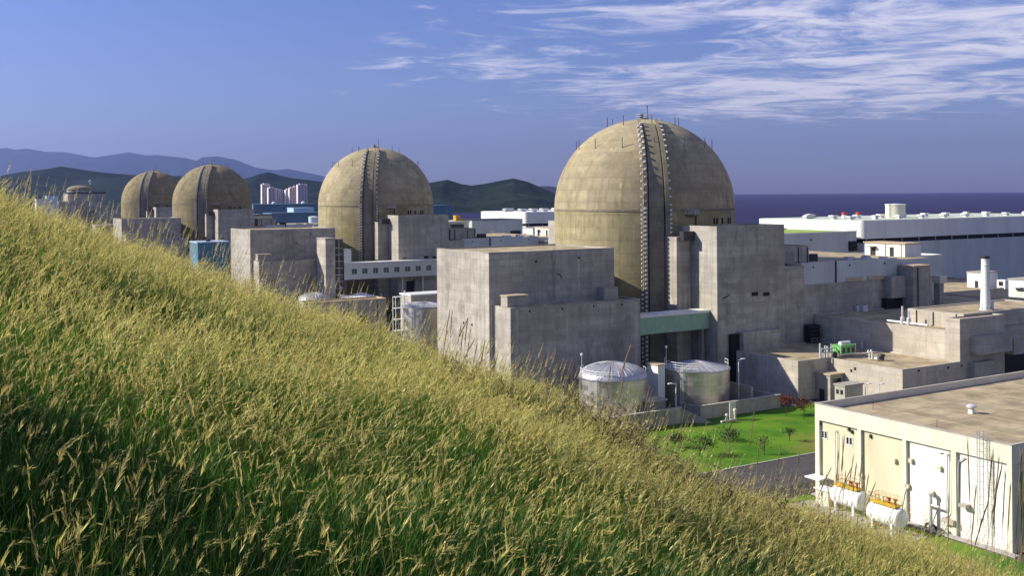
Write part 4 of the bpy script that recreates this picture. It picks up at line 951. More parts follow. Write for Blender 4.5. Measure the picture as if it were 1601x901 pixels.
def far_reactor():
    c = at_d(132, 300, 1150); r = thing('far_reactor_building', 'distant low-domed reactor building seen through the grass heads', 'reactor building', c[0], c[1], 0)
    zt = at_d(132, 297, 1150)[2]; zp = at_d(132, 289, 1150)[2]
    MB().box(c[0]-19, c[0]+19, c[1]-15, c[1]+15, -0.3, zt-4).build('block_wall', 'grey_concrete', r); MB().box(c[0]-19.5, c[0]+19.5, c[1]-15.5, c[1]+15.5, zt-4, zt-2.5).build('block_coping', 'dark_metal', r); MB().lathe(c[0]-4, c[1]+6, [(13, zt-2.5), (13, zt)], 48).build('drum_wall', 'grey_concrete', r, 40); MB().lathe(c[0]-4, c[1]+6, [(13.4, zt), (13.4, zt+0.5)] + [(13*math.cos(t), zt+0.5+(zp-zt-1)*math.sin(t)) for t in np.linspace(0, R(86), 8)], 48).build('dome', 'dome_concrete_brown', r, 40)
    MB().box(c[0]-30, c[0]-10, c[1]-26, c[1]+4, -0.3, zt-12).build('annex_wall', 'grey_concrete', r); MB().box(c[0]+6, c[0]+40, c[1]-30, c[1]-5, -0.3, zt-22).build('annex_wall', 'grey_concrete', r)
    MB().tube([(c[0]+6, c[1], zp), (c[0]+6, c[1], zp+6)], 0.5, 6).build('mast', 'white_paint', r); MB().box(c[0]+4.5, c[0]+7.5, c[1]-1, c[1]+1, zp+3.4, zp+4.4).build('mast_platform', 'white_paint', r)
    for px, pt, d, m_, lb in ((82, 306, 1050, 'pale_blue', 'pale blue far block left of the distant low dome'), (66, 311, 1000, 'white_cladding', 'far white block at the grassy crest')):
        hall('far_block', lb, 'building', px-9, px+9, pt, d, 12, m_)
    p = at_d(166, 350, 700); hall('grey_shed', 'dark grey shed left of the concrete block before the brown domes', 'building', 150, 180, 352, 620, 12, 'grey_concrete')
far_reactor()
def apartments():
    lab = ['tall end tower of the left apartment cluster', 'pink apartment slab beside the left end tower', 'stepped pink apartment tower in the middle of the left cluster', 'shortest apartment tower, at the gap between the two clusters',
           'slim apartment tower at the gap, right cluster', 'pink apartment slab, second from the gap in the right cluster', 'pink-topped apartment tower next to the tallest one', 'tallest pale apartment tower, on the right cluster']
    specs = [(410, 422, 288.5, 311, 3600), (420, 430, 294, 312, 3550), (428, 436, 296, 312.5, 3600), (435, 442, 297.5, 312, 3650), (447, 455, 297, 312, 3600), (453, 461, 294.5, 313, 3550), (459, 467, 292.5, 314, 3600), (466, 480, 289, 315, 3520)]
    for k, (x0, x1, y0, y1, d) in enumerate(specs):
        p = at_d(x0, y0, d); q = on_b(x1, y0, p[1]); zb = 2.0
        r = thing('apartment_tower', lab[k], 'apartment tower', p[0], p[1], zb, 'distant apartment towers')
        w = q[0]-p[0]; nb = 3 if k in (0, 7) else 2; fl = int((p[2]-zb)/3.0)
        MB().box(p[0], q[0], p[1]+0.8, p[1]+14, -2, p[2]).build('wall', 'apartment_pink' if k in (1, 2, 5, 6) else 'apartment_wall', r)
        for i in range(nb+1):
            xx = p[0]+w*i/nb; MB().box(xx-0.9, xx+0.9, p[1], p[1]+14.2, -2, p[2]+1).build('pier', 'apartment_wall', r)
        for i in range(nb):
            x0_, x1_ = p[0]+w*i/nb+1.4, p[0]+w*(i+1)/nb-1.4; m_ = MB()
            for f_ in range(fl): m_.box(x0_, x1_, p[1]+0.55, p[1]+0.78, zb+f_*3+1.0, zb+f_*3+2.4)
            m_.build('window_column', 'glass_dark', r, kind='stuff')
        c = (p[0]+q[0])/2; MB().prism([(c-w*0.3, p[1]+3), (c+w*0.3, p[1]+3), (c+w*0.3, p[1]+11), (c-w*0.3, p[1]+11)], p[2], p[2]+4.5).build('roof_house', 'tile_pink', r)
apartments()
# ------------------------------------------------------------------ cream warehouse in the foreground
NA, NB0, _ = on_z(1583, 868, 0); NB1 = on_a(1274, 632, NA)[1]; NZ = on_a(1583, 698, NA)[2]
def warehouse():
    r = thing('warehouse', 'cream warehouse with a wide tan roof and four recessed wall bays', 'warehouse', NA, NB0, 0)
    a1 = NA+75; rec = 0.45; zf = NZ-2.35
    MB().box(NA+rec+0.4, a1, NB0+0.4, NB1-0.4, -0.3, NZ-1.05).build('core', 'cream_paint', r)
    MB().box(NA+0.5, a1-0.5, NB0+0.5, NB1-0.5, NZ-1.05, NZ-0.95).build('roof', 'roof_tan', r)
    f_ = MB().box(NA, NA+0.5, NB0, NB1, zf, NZ); f_.build('fascia', 'cream_paint', r)
    MB().box(NA+0.5, a1, NB1-0.45, NB1, zf, NZ).build('parapet', 'cream_paint', r)
    MB().box(NA+0.5, a1, NB0, NB0+0.45, zf, NZ).build('parapet', 'cream_paint', r)
    cp = MB().box(NA-0.06, NA+0.56, NB0-0.06, NB1+0.06, NZ, NZ+0.08).box(NA+0.57, a1, NB1-0.5, NB1+0.06, NZ, NZ+0.08).box(NA+0.57, a1, NB0-0.06, NB0+0.5, NZ, NZ+0.08); cp.build('coping', 'pale_concrete', r)
    piers = [(1274, 1281), (1341, 1346), (1411, 1416.5), (1487, 1494.5), (1574, 1583)]
    pb = []
    for (x0, x1) in piers:
        bL = on_a(x0, 720, NA)[1]; bR = on_a(x1, 720, NA)[1]; pb.append((bR, bL))
    pb[0] = (pb[0][0], NB1); pb[-1] = (NB0, pb[-1][1])
    for (u, v) in pb: MB().box(NA, NA+0.5, u, v, -0.3, zf-0.002).build('pilaster', 'cream_paint', r)
    WL = {0: [(1289, 680, 7, 7), (1328, 690, 8, 8)]}
    for i in range(4):
        u0, u1 = pb[i+1][1], pb[i][0]; holes = []; wins = []
        for (px, py, w, h) in WL.get(i, []):
            c = on_a(px, py, NA+rec); hw = 0.55; holes.append((c[1]-hw, c[1]+hw, c[2]-0.5, c[2]+0.5))
        pn = MB().wall('a', NA+rec, 0.3, u0, u1, -0.3, zf-0.002, holes).build('wall_bay', 'cream_panel' if i < 2 else 'white_panel', r)
        for h in holes:
            w = MB().box(NA+rec+0.15, NA+rec+0.2, h[0], h[1], h[2], h[3]).build('window', 'glass_dark', r)
            m_ = MB()
            for (p0, p1) in ((h[0]-0.1, h[0]+0.02), (h[1]-0.02, h[1]+0.1), ((h[0]+h[1])/2-0.05, (h[0]+h[1])/2+0.05)): m_.box(NA+rec-0.08, NA+rec+0.14, p0, p1, h[2]-0.1, h[3]+0.1)
            m_.box(NA+rec-0.08, NA+rec+0.14, h[0]-0.1, h[1]+0.1, h[2]-0.12, h[2]-0.1+0.1).box(NA+rec-0.08, NA+rec+0.14, h[0]-0.1, h[1]+0.1, h[3]+0.001, h[3]+0.1); m_.build('frame', 'white_paint', w)
    # small hooded outlets, boxes and lamps
    for (px, py) in ((1402, 723), (1428, 723), (1473, 735), (1423, 763), (1461, 774), (1350, 745)):
        c = on_a(px, py, NA+rec); MB().box(NA+rec-0.45, NA+rec-0.01, c[1]-0.05, c[1]+0.5, c[2]-0.1, c[2]+0.45).build('outlet_hood', 'cream_panel', r)
    for (px, py) in ((1283, 662), (1333, 675), (1362, 682), (1328, 671)):
        c = on_a(px, py, NA+rec); MB().box(NA+rec-0.25, NA+rec-0.01, c[1]-0.14, c[1]+0.14, c[2]-0.3, c[2]+0.2).build('wall_lamp', 'dark_metal', r)
    # pipes with goosenecks
    def pipe(pts, rad=0.09, mat='galvanised'):
        MB().tube([(NA+rec-0.22,)+on_a(x, y, NA+rec-0.22)[1:] for x, y in pts], rad, 6).build('wall_pipe', mat, r, 50)
    pipe([(1480, 800), (1481.5, 712), (1482.5, 709), (1484.5, 708.5), (1487, 712), (1486.5, 720), (1484.5, 724), (1484.3, 800), (1482, 806), (1477, 810)])
    pipe([(1462, 704), (1468, 708), (1474, 708), (1481, 711)]); pipe([(1497.5, 800), (1498, 730), (1499, 722), (1503, 719), (1508, 716)])
    pipe([(1307, 770), (1306, 676), (1306.5, 673.5), (1308, 674), (1309, 680), (1308.6, 770)], 0.06)
    # fire-water riser with a wheel valve and boxes near the ground
    c = on_a(1455, 790, NA-0.4); MB().lathe(NA-0.4, c[1], [(0.25, 0.4), (0.25, c[2]+1.2), (0.38, c[2]+1.3), (0.38, c[2]+1.6)], 10).build('riser', 'galvanised', r, 40)
    MB().tube([(NA-0.4, c[1]-1.3, c[2]), (NA-0.4, c[1]+1.3, c[2])], 0.16, 8).build('riser_branch', 'galvanised', r, 40)
    for dy in (-0.8, 0.8): MB().tube([(NA-0.4, c[1]+dy*0.2, 0.9), (NA-0.4, c[1]+dy, 0.6), (NA-0.4, c[1]+dy, 0.0)], 0.18, 7).build('elbow', 'dark_metal', r, 40)
    for (x0, x1, y0, y1) in ((1471, 1490, 810, 823), (1498, 1510, 788, 796)):
        p = on_a(x0, y0, NA-0.5); q = on_a(x1, y1, NA-0.5); MB().box(NA-0.5, NA+rec-0.05, q[1], p[1], q[2], p[2]).build('cable_box', 'warm_concrete', r)
    # caged ladder
    c = on_a(1534, 760, NA-0.5); zt = NZ+1.3; b = c[1]
    MB().ladder((NA-0.4, b, 0.3), (NA-0.4, b, zt), 0, 1, 0.6, 0.35, 0.04).build('ladder', 'galvanised', r)
    cg = MB()
    for zz in np.arange(2.6, zt+0.1, 0.95): cg.tube([(NA-0.4-0.75*math.sin(t), b+0.45*math.cos(t)*1.0, zz) for t in np.linspace(0, math.pi, 8)], 0.03, 4)
    for t in np.linspace(0.35, math.pi-0.35, 5): cg.tube([(NA-0.4-0.75*math.sin(t), b+0.45*math.cos(t), 2.6), (NA-0.4-0.75*math.sin(t), b+0.45*math.cos(t), zt)], 0.025, 4)
    cg.build('ladder_cage', 'galvanised', r)
    # door canopy at the far corner
    c = on_a(1284, 745, NA); MB().box(NA-2.2, NA, c[1]-1.6, c[1]+1.2, 2.75, 2.95).build('door_canopy', 'white_paint', r)
    MB().box(NA+rec-0.08, NA+rec-0.01, c[1]-0.9, c[1]+0.5, 0, 2.2).build('door', 'white_paint', r)
    # shaded end wall
    MB().wall('b', NB0+0.1, 0.3, NA+0.55, a1, -0.3, zf-0.002, []).build('end_wall', 'cream_panel', r)
    MB().box(NA+2.0, a1, NB0-0.05, NB0+0.08, 0.2, zf-1.2).build('end_wall_panel', 'green_panel', r)
    # roof plank joints
    for k in range(1, 9):
        x = NA+1+k*8; MB().box(x, x+0.12, NB0+0.55, NB1-0.55, NZ-0.95, NZ-0.925).build('roof_seam', 'roof_edge', r)
    for k in range(1, 4):
        y = NB0 + (NB1-NB0)*k/4; MB().box(NA+0.6, a1-0.6, y, y+0.1, NZ-0.95, NZ-0.92).build('roof_seam', 'roof_edge', r)
    MB().box(NA-1.0, NA, NB0-1, NB1, -0.1, 0.18).build('footing', 'kerb_stone', r)
warehouse()
def roof_vent():
    z0 = NZ-0.95; a, b, _ = on_z(1519, 647, z0); r = thing('roof_ventilator', 'mushroom-headed ventilator alone on the tan warehouse roof', 'ventilator', a, b, z0)
    MB().box(a-0.35, a+0.35, b-0.35, b+0.35, z0-0.05, z0+0.55).build('curb', 'white_paint', r); MB().lathe(a, b, [(0.3, z0+0.5), (0.3, z0+0.85), (0.7, z0+0.9), (0.72, z0+1.15), (0.4, z0+1.35), (0.05, z0+1.4)], 16).build('hood', 'galvanised', r, 40)
    for px, py, h in ((1365, 641, 1.6), (1465, 672, 1.4)):
        a, b, _ = on_z(px, py, z0); one('lightning_spike', MB().tube([(a, b, z0-0.05), (a, b, z0+h)], 0.03, 5), 'dark_metal', 'thin lightning spike on the tan warehouse roof', 'lightning rod', a, b, z0, 'spikes on the warehouse roof')
roof_vent()
def lpg(px, py, ln, rad, label):
    """horizontal white gas tank on saddle legs; (px, py) is the foot of its near leg"""
    a, b, _ = on_z(px, py, 0); b0 = b-0.6; a = a+0.9; zc = 0.85+rad
    r = thing('gas_tank', label, 'tank', a, b0, 0, 'white gas tanks beside the warehouse')
    n = 28; prof = []
    for t in np.linspace(0, math.pi/2, 6): prof.append((b0 - 0.45*math.cos(t), max(0.05, rad*math.sin(t))))
    for t in np.linspace(math.pi/2, 0, 6): prof.append((b0+ln + 0.45*math.cos(t), max(0.05, rad*math.sin(t))))
    v = []; f = []
    for (y, q) in prof:
        for i in range(n): t = 2*math.pi*i/n; v.append((a+q*math.cos(t), y, zc+q*math.sin(t)))
    m = len(prof)
    for j in range(m-1):
        for i in range(n): k = (i+1) % n; f.append((j*n+i, (j+1)*n+i, (j+1)*n+k, j*n+k))
    f.append(tuple(range(n))); f.append(tuple((m-1)*n+i for i in range(n-1, -1, -1)))
    MB().add(v, f).build('shell', 'tank_white', r, 40)
    for y in (b0+0.7, b0+ln-0.7):
        for dx in (-0.75, 0.75): MB().box(a+dx*rad-0.16, a+dx*rad+0.16, y-0.16, y+0.16, -0.05, zc-rad*0.55).build('leg', 'tank_white', r)
        MB().tube([(a+(rad+0.03)*math.cos(t), y, zc+(rad+0.03)*math.sin(t)) for t in np.linspace(-0.3, math.pi+0.3, 18)], 0.06, 4).build('strap', 'tank_white', r)
    zt = zc+rad
    MB().box(a-0.75, a+0.75, b0+0.3, b0+ln-0.2, zt+0.12, zt+0.22).build('walkway', 'yellow_paint', r)
    k_ = MB().box(a-0.8, a-0.74, b0+0.3, b0+ln-0.2, zt+0.05, zt+0.5); k_.build('toe_board', 'yellow_paint', r)
    MB().rail([(a-0.7, b0+0.4, zt+0.2), (a-0.7, b0+ln-0.3, zt+0.2), (a+0.7, b0+ln-0.3, zt+0.2), (a+0.7, b0+0.4, zt+0.2)], 1.1, 0.032, 0.6, 1).build('railing', 'yellow_paint', r)
    for y in (b0+0.9, b0+1.9, b0+2.9): MB().lathe(a, y, [(0.16, zt-0.1), (0.16, zt+0.8), (0.28, zt+0.85), (0.28, zt+1.0)], 10).build('valve', 'white_paint' if y > b0+2 else 'red_paint', r, 40)
    MB().ladder((a-rad-0.1, b0+ln+0.2, 0), (a-0.8, b0+ln+0.2, zt+0.3), 0, 1, 0.6, 0.35, 0.04).build('ladder', 'yellow_paint', r)
    return a, b0
a, b0 = lpg(1396, 838, 4.5, 1.32, 'white horizontal gas tank on legs with yellow walkway, at the slab end')
a2, b2 = lpg(1336, 809, 4.5, 1.32, 'white horizontal gas tank on legs behind another, near the canopy door')
one('tank_slab', MB().box(a-3.1, a+2.2, b0-2.5, b2+9.5, -0.1, 0.09), 'kerb_stone', 'pale concrete slab under the white gas tanks', 'slab', a-3, b0)
def bits():
    p = on_z(1366, 822, 0.1); r = thing('pump_set', 'small yellow pump set between the white gas tanks', 'pump', p[0], p[1], 0.09)
    MB().lathe(p[0], p[1], [(0.5, 0.09), (0.5, 0.8), (0.3, 1.0)], 12).build('motor', 'yellow_paint', r, 40); MB().tube([(p[0]-0.8, p[1]-0.4, 0.4), (p[0]+0.9, p[1]-0.4, 0.4), (p[0]+0.9, p[1]-0.4, 1.4)], 0.14, 7).build('pipe', 'yellow_paint', r, 40)
    p = on_z(1292, 790, 0); r = thing('gas_cabinet', 'tan gas bottle cabinet beyond the white gas tanks', 'cabinet', p[0], p[1], 0)
    MB().box(p[0]-0.8, p[0]+0.8, p[1]-1.3, p[1]+1.3, 0, 2.2).build('casing', 'warm_concrete', r); MB().box(p[0]-1, p[0]+1, p[1]-1.5, p[1]+1.5, 2.2, 2.35).build('roof', 'white_paint', r)
    for dy in (-0.65, 0.65): MB().box(p[0]-0.86, p[0]-0.8, p[1]+dy-0.55, p[1]+dy+0.55, 0.1, 2.0).build('door', 'cream_paint', r)
bits()

# ------------------------------------------------------------------ lawn trees and shrubs
def leafy(name, label, cat, a, b, h, rad, mat, n, trunk=0.4, leaf=0.35, seed=0, group=None, world=None):
    rs = random.Random(seed)
    z0 = 0.0
    r = thing(name, label, cat, a, b, 0, group)
    t = MB(); t.tube([(a, b, -0.1), (a+0.05, b, h*trunk), (a+0.1, b+0.05, h*0.75)], 0.07*h/2.5, 6, 0.025)
    tips = []
    for i in range(7):
        an = rs.uniform(0, 6.28); hh = h*(trunk+0.05+0.35*rs.random()); q = (a+rad*0.75*math.cos(an), b+rad*0.75*math.sin(an), min(h*0.97, hh+h*rs.uniform(0.12, 0.4)))
        t.tube([(a+0.05, b, h*trunk*rs.uniform(0.8, 1.3)), ((a+q[0])/2, (b+q[1])/2, (hh+q[2])/2), q], 0.03*h/2.5, 5, 0.012); tips.append(q)
    t.build('trunk', 'bark', r)
    v = []; f = []
    for k in range(n):
        c = rs.choice(tips); s = rad*0.42
        p = Vector((c[0]+rs.gauss(0, s), c[1]+rs.gauss(0, s), c[2]+rs.gauss(0, s*0.7)))
        if p.z < 0.15: continue
        n1 = Vector((rs.gauss(0,1), rs.gauss(0,1), rs.gauss(0,1))).normalized(); n2 = n1.orthogonal().normalized(); n3 = n1.cross(n2); L = leaf*rs.uniform(0.5, 1.2)
        o = len(v); v += [p+n2*L, p+n3*L*0.5, p-n2*L, p-n3*L*0.5]; f.append((o, o+1, o+2, o+3))
    MB().add(v, f).build('crown', mat, r)
    return r
for i, (px, py, h, rad, lb) in enumerate(((1229, 650, 3.4, 1.15, 'small dark red tree on the lawn corner by the bund wall'), (1257, 656, 3.6, 1.3, 'dark red-leaved tree on the lawn nearest the cream warehouse'))):
    p = on_z(px, py, 0); leafy('red_tree', lb, 'tree', p[0], p[1], h, rad, 'red_leaf', 700, 0.45, 0.19, 20+i, 'red trees on the lawn')
for i, (px, py, h, rad, lb) in enumerate(((1094, 714, 3.6, 1.9, 'largest dark bushy shrub on the lawn, before the grassy slope'), (1055, 700, 2.6, 1.2, 'dark shrub left of the largest lawn shrub'), (1138, 690, 2.0, 1.5, 'loose shrub on the lawn behind the largest shrub'), (1234, 690, 2.6, 0.9, 'thin upright sapling on the open lawn'), (1195, 712, 3.0, 1.2, 'thin shrub at the lawn kerb, yellowed grass around it'))):
    p = on_z(px, py, 0); leafy('lawn_shrub', lb, 'shrub', p[0], p[1], h, rad, 'shrub_leaf', 900 if i < 3 else 200, 0.22, 0.17, 40+i, 'shrubs on the lawn')

# ------------------------------------------------------------------ the meadow
def strips(items):
    """items: list of (centre line points, widths, side vector, material index, tone)"""
    v = []; f = []; mi = []; tone = []
    for pts, ws, side, m_, tn in items:
        o = len(v)
        for p, w in zip(pts, ws): v.append(p - side*w/2); v.append(p + side*w/2); tone += [tn, tn]
        for i in range(len(pts)-1): f.append((o+2*i, o+2*i+1, o+2*i+3, o+2*i+2)); mi.append(m_)
    return v, f, mi, tone
def stalk_curve(rs, base, h, lean, n, droop):
    an = rs.gauss(0, 0.55); wd = Vector((math.cos(an), math.sin(an), 0)); pts = []
    for i in range(n+1):
        t = i/n; pts.append(base + Vector((0, 0, h*(t - droop*t**3))) + wd*(h*lean*t**2.0))
    return pts
def clump(seed, n_stalk, n_blade, hmul=1.0, rad=0.16, tall=0):
    rs = random.Random(seed); it = []
    for k in range(n_blade):
        b = Vector((rs.gauss(0, rad), rs.gauss(0, rad), 0)); h = rs.uniform(0.40, 0.84)*hmul
        pts = stalk_curve(rs, b, h, rs.uniform(-0.25, 0.45), 4, rs.uniform(0.0, 0.3)); an = rs.uniform(0, 3.14); sd = Vector((math.cos(an), math.sin(an), 0)); w = rs.uniform(0.006, 0.012)
        it.append((pts, [w, w, w*0.85, w*0.6, 0.0008], sd, 0, rs.random()**2))
    for k in range(n_stalk):
        b = Vector((rs.gauss(0, rad), rs.gauss(0, rad), 0)); h = rs.uniform(0.70, 1.05)*hmul*(1.35 if k < tall else 1); lean = rs.uniform(0.08, 0.5)*rs.choice((1, 1, 1, -0.3)); droop = rs.uniform(0.02, 0.38)
        pts = stalk_curve(rs, b, h, lean, 12, droop); an = rs.uniform(0, 3.14); sd = Vector((math.cos(an), math.sin(an), 0)); tn = rs.random()
        it.append((pts[:10], [0.0035]*10, sd, 2, tn*0.5))
        t0 = rs.uniform(9.0, 10.3); ns = 15; fat = rs.uniform(0.5, 1.1); open_ = rs.choice((0.22, 0.4, 0.7))
        for q in range(ns):
            t = t0 + (12-t0)*q/ns; i = min(11, int(t)); p = pts[i].lerp(pts[i+1], t-i); d = (pts[i+1]-pts[i]).normalized()
            s1 = Vector((rs.gauss(0,1), rs.gauss(0,1), rs.gauss(0,1))); s1 = (s1 - d*s1.dot(d)).normalized()
            L = 0.040*(1.2-0.045*q)*rs.uniform(0.8, 1.2)*min(1.2, h); e = (d*0.95 + s1*open_).normalized(); sd2 = e.cross(s1).normalized(); w = 0.0075*fat*(1.25-0.05*q)
            it.append(([p, p+e*L*0.5, p+e*L], [w*0.5, w, 0.001], sd2, 1, tn))
    v, f, mi, tone = strips(it)
    me = bpy.data.meshes.new('grass_clump'); me.from_pydata([tuple(p) for p in v], [], f); me.update()
    for m_ in ('grass_blade_shade_tint' if n_stalk == 1 else 'grass_blade', 'seed_head', 'grass_stem'): me.materials.append(MATS[m_])
    me.polygons.foreach_set('material_index', mi)
    at = me.attributes.new('tone', 'FLOAT', 'POINT'); at.data.foreach_set('value', tone)
    return bpy.data.objects.new('grass_clump', me)
def meadow():
    col = bpy.data.collections.new('grass_clumps')
    NV = 16
    for i in range(NV):
        if i < 8: o = clump(100+i, 2 + i % 2, 36)
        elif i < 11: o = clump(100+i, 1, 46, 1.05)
        elif i < 14: o = clump(100+i, 5, 28, 1.04)
        else: o = clump(100+i, 4, 14, 1.08, 0.2, 2)
        o.name = 'grass_clump_%02d' % i; col.objects.link(o)
    P = []; Rt = []; S = []; I = []
    def scatter(y0, y1, dens, smin, smax, xpad):
        yy0, yy1 = y0, y1; area = 0
        wmax = 0.53*yy1+xpad; n = int((yy1-yy0)*2*wmax*dens)
        for _ in range(n):
            y = rng.uniform(yy0, yy1); x = rng.uniform(-wmax, wmax)
            if abs(x) > 0.53*y+xpad: continue
            z = hill(x, y)
            if z < 0.3: continue
            if x*x + y*y < 2.2: continue
            # ripe patches, greener patches, and near ones with shade-tinted blades
            q = mnoise.noise(Vector((x*0.16, y*0.16, 9.1))) + 0.5*mnoise.noise(Vector((x*0.5, y*0.5, 4.1)))
            ripe = q*1.5 + (y-9.9)*0.13 + 0.03*x
            u = rng.random()
            if ripe > 0.15: idx = 11 + int(u*3) if u < 0.55 else int(u*8)
            elif ripe > -0.3: idx = int(u*8)
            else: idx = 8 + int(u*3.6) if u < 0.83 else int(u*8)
            P.append((x, y, z-0.03)); Rt.append((rng.normal(0, 0.06), rng.normal(0, 0.06), rng.normal(0, 0.35))); S.append(rng.uniform(smin, smax)*(1+0.16*mnoise.noise(Vector((x*0.3, y*0.3, 2.7))))); I.append(min(idx, NV-1) if rng.random() > (0.06 if y < 10 else 0.24) else 14+int(rng.random()*2))
            if ripe < -0.3: S[-1] *= 1.12
    scatter(0.8, 7, 150, 0.48, 0.74, 2.0); scatter(7, 14, 135, 0.50, 0.80, 2.0); scatter(14, 21, 85, 0.56, 0.88, 2.0); scatter(21, 36, 8, 0.9, 1.3, 1.0)
    me = bpy.data.meshes.new('meadow_grass'); me.from_pydata(P, [], [])
    a = me.attributes.new('rot', 'FLOAT_VECTOR', 'POINT'); a.data.foreach_set('vector', np.array(Rt, dtype=np.float32).ravel())
    a = me.attributes.new('scl', 'FLOAT', 'POINT'); a.data.foreach_set('value', S)
    a = me.attributes.new('idx', 'INT', 'POINT'); a.data.foreach_set('value', I)
    ob = bpy.data.objects.new('meadow_grass', me); COL.objects.link(ob)
    ob['kind'] = 'stuff'; ob['label'] = 'tall ripe meadow grass with straw-coloured heads covering the slope'; ob['category'] = 'grass'
    me.materials.append(MATS['grass_blade'])
    ng = bpy.data.node_groups.new('scatter_grass', 'GeometryNodeTree')
    ng.interface.new_socket('Geometry', in_out='INPUT', socket_type='NodeSocketGeometry'); ng.interface.new_socket('Geometry', in_out='OUTPUT', socket_type='NodeSocketGeometry')
    N = ng.nodes.new; L = ng.links.new
    gi, go = N('NodeGroupInput'), N('NodeGroupOutput'); iop = N('GeometryNodeInstanceOnPoints'); ci = N('GeometryNodeCollectionInfo'); m2p = N('GeometryNodeMeshToPoints')
    ci.inputs['Collection'].default_value = col; ci.inputs['Separate Children'].default_value = True; ci.inputs['Reset Children'].default_value = True
    def attr(nm, t):
        n = N('GeometryNodeInputNamedAttribute'); n.data_type = t; n.inputs['Name'].default_value = nm; return n.outputs['Attribute']
    L(gi.outputs[0], m2p.inputs[0]); L(m2p.outputs[0], iop.inputs['Points']); L(ci.outputs[0], iop.inputs['Instance'])
    iop.inputs['Pick Instance'].default_value = True
    L(attr('idx', 'INT'), iop.inputs['Instance Index']); L(attr('rot', 'FLOAT_VECTOR'), iop.inputs['Rotation']); L(attr('scl', 'FLOAT'), iop.inputs['Scale'])
    L(iop.outputs[0], go.inputs[0])
    md = ob.modifiers.new('scatter', 'NODES'); md.node_group = ng
    print('grass clumps', len(P))
meadow()
# tall dry reeds standing out of the grass
def reed(seed, h, lean):
    rs = random.Random(seed); pts = stalk_curve(rs, Vector((0, 0, 0)), h, lean, 9, 0.04)
    st = MB().tube(pts, 0.0055, 5, 0.0025)
    v, f = [], []
    for q in range(46):
        t = 6.9 + 2.1*q/45; i = min(8, int(t)); p = pts[i].lerp(pts[i+1], t-i); d = (pts[i+1]-pts[i]).normalized()
        s1 = Vector((rs.gauss(0,1), rs.gauss(0,1), rs.gauss(0,1))); s1 = (s1-d*s1.dot(d)).normalized(); e = (d*0.95+s1*0.12).normalized(); w = e.cross(s1)*0.0045
        o = len(v); v += [p-w*0.4, p+e*0.045-w, p+e*0.1, p+e*0.045+w]; f.append((o, o+1, o+2, o+3))
    lf = []
    for q in range(3):
        i = rs.randint(2, 5); p = pts[i]; an = rs.gauss(0, 0.8); dd = Vector((math.cos(an), math.sin(an), 0)); L = rs.uniform(0.25, 0.45)
        lf.append(([p, p+dd*L*0.4+Vector((0,0,L*0.5)), p+dd*L*0.9+Vector((0,0,L*0.45))], [0.008, 0.014, 0.001], Vector((-dd.y, dd.x, 0)), 0, 0.3))
    lv, lff, _, _ = strips(lf)
    return st, MB().add(v, f), MB().add(lv, lff)
RP = [reed(i, 1.0, 0.16+0.10*(i % 4)) for i in range(5)]
RM = []
for i, (s_, h_, l_) in enumerate(RP):
    root = bpy.data.objects.new('tall_reed', None)
    ms = []
    for nm, mb in (('stem', s_), ('seed_plume', h_)):
        me = bpy.data.meshes.new(nm); me.from_pydata([tuple(p) for p in mb.v], [], mb.f); me.materials.append(MATS['reed_brown']); ms.append((nm, me))
    RM.append(ms)
def place_reed(px, y, top, k, label, group):
    """px: photo column, y: distance down the slope, top: photo row of its tip"""
    x, zt = ray(px, top); X = x*y; z0 = hill(X, y)-0.03; h = HC + zt*y - z0
    if h < 0.5: return
    o = bpy.data.objects.new('tall_reed', None); COL.objects.link(o); o.location = (X, y, z0); o.rotation_euler = (0, 0, random.uniform(-0.5, 0.5)); o.scale = (0.62, 0.62, h)
    tag(o, label, 'reed', group)
    for nm, me in RM[k % 5]:
        c = bpy.data.objects.new(nm, me); COL.objects.link(c); c.parent = o
lab_a = 'tall dry reed standing before the cream warehouse wall'
for i, (px, top) in enumerate(((1307, 690), (1302, 712), (1316, 690), (1290, 735), (1325, 730), (1337, 722), (1318, 720), (1301, 750), (1332, 760), (1343, 745), (1313, 745))): place_reed(px, 12.5+0.35*(i % 4), top, i, lab_a, 'reeds before the warehouse')
lab_b = 'thick brown reed at the shaded end of the cream warehouse'
for i, (px, top) in enumerate(((1526, 700), (1531, 735), (1540, 720), (1552, 728), (1560, 716), (1566, 745), (1580, 722), (1587, 716), (1592, 735), (1597, 745), (1515, 770), (1500, 790), (1548, 760), (1575, 770), (1600, 715), (1485, 790))): place_reed(px-6, 8.5+0.4*(i % 5), top, i+2, lab_b, 'reeds before the warehouse end wall')
lab_c = 'dry brown reed sticking up in front of the huge two-tier block'
for i, (px, top) in enumerate(((693, 490), (705, 488), (700, 500), (713, 512), (726, 505), (719, 525), (731, 518), (745, 530), (738, 540), (752, 538), (690, 520), (762, 545), (709, 535), (724, 545), (748, 552), (770, 556))): place_reed(px-5, 13+0.5*(i % 4), top, i+1, lab_c, 'reeds before the two-tier block')
lab_d = 'thin dry reed in front of the silver tanks and lawn'
for i, (px, top) in enumerate(((950, 540), (945, 575), (968, 570), (1000, 610), (1060, 640), (1115, 655), (1168, 650), (1180, 690), (1210, 700), (1150, 690), (1260, 730), (1240, 715), (890, 570), (875, 585), (915, 590), (1440, 800), (1405, 770))): place_reed(px-4, 12.5+0.5*(i % 5), top, i+3, lab_d, 'reeds before tanks and lawn')

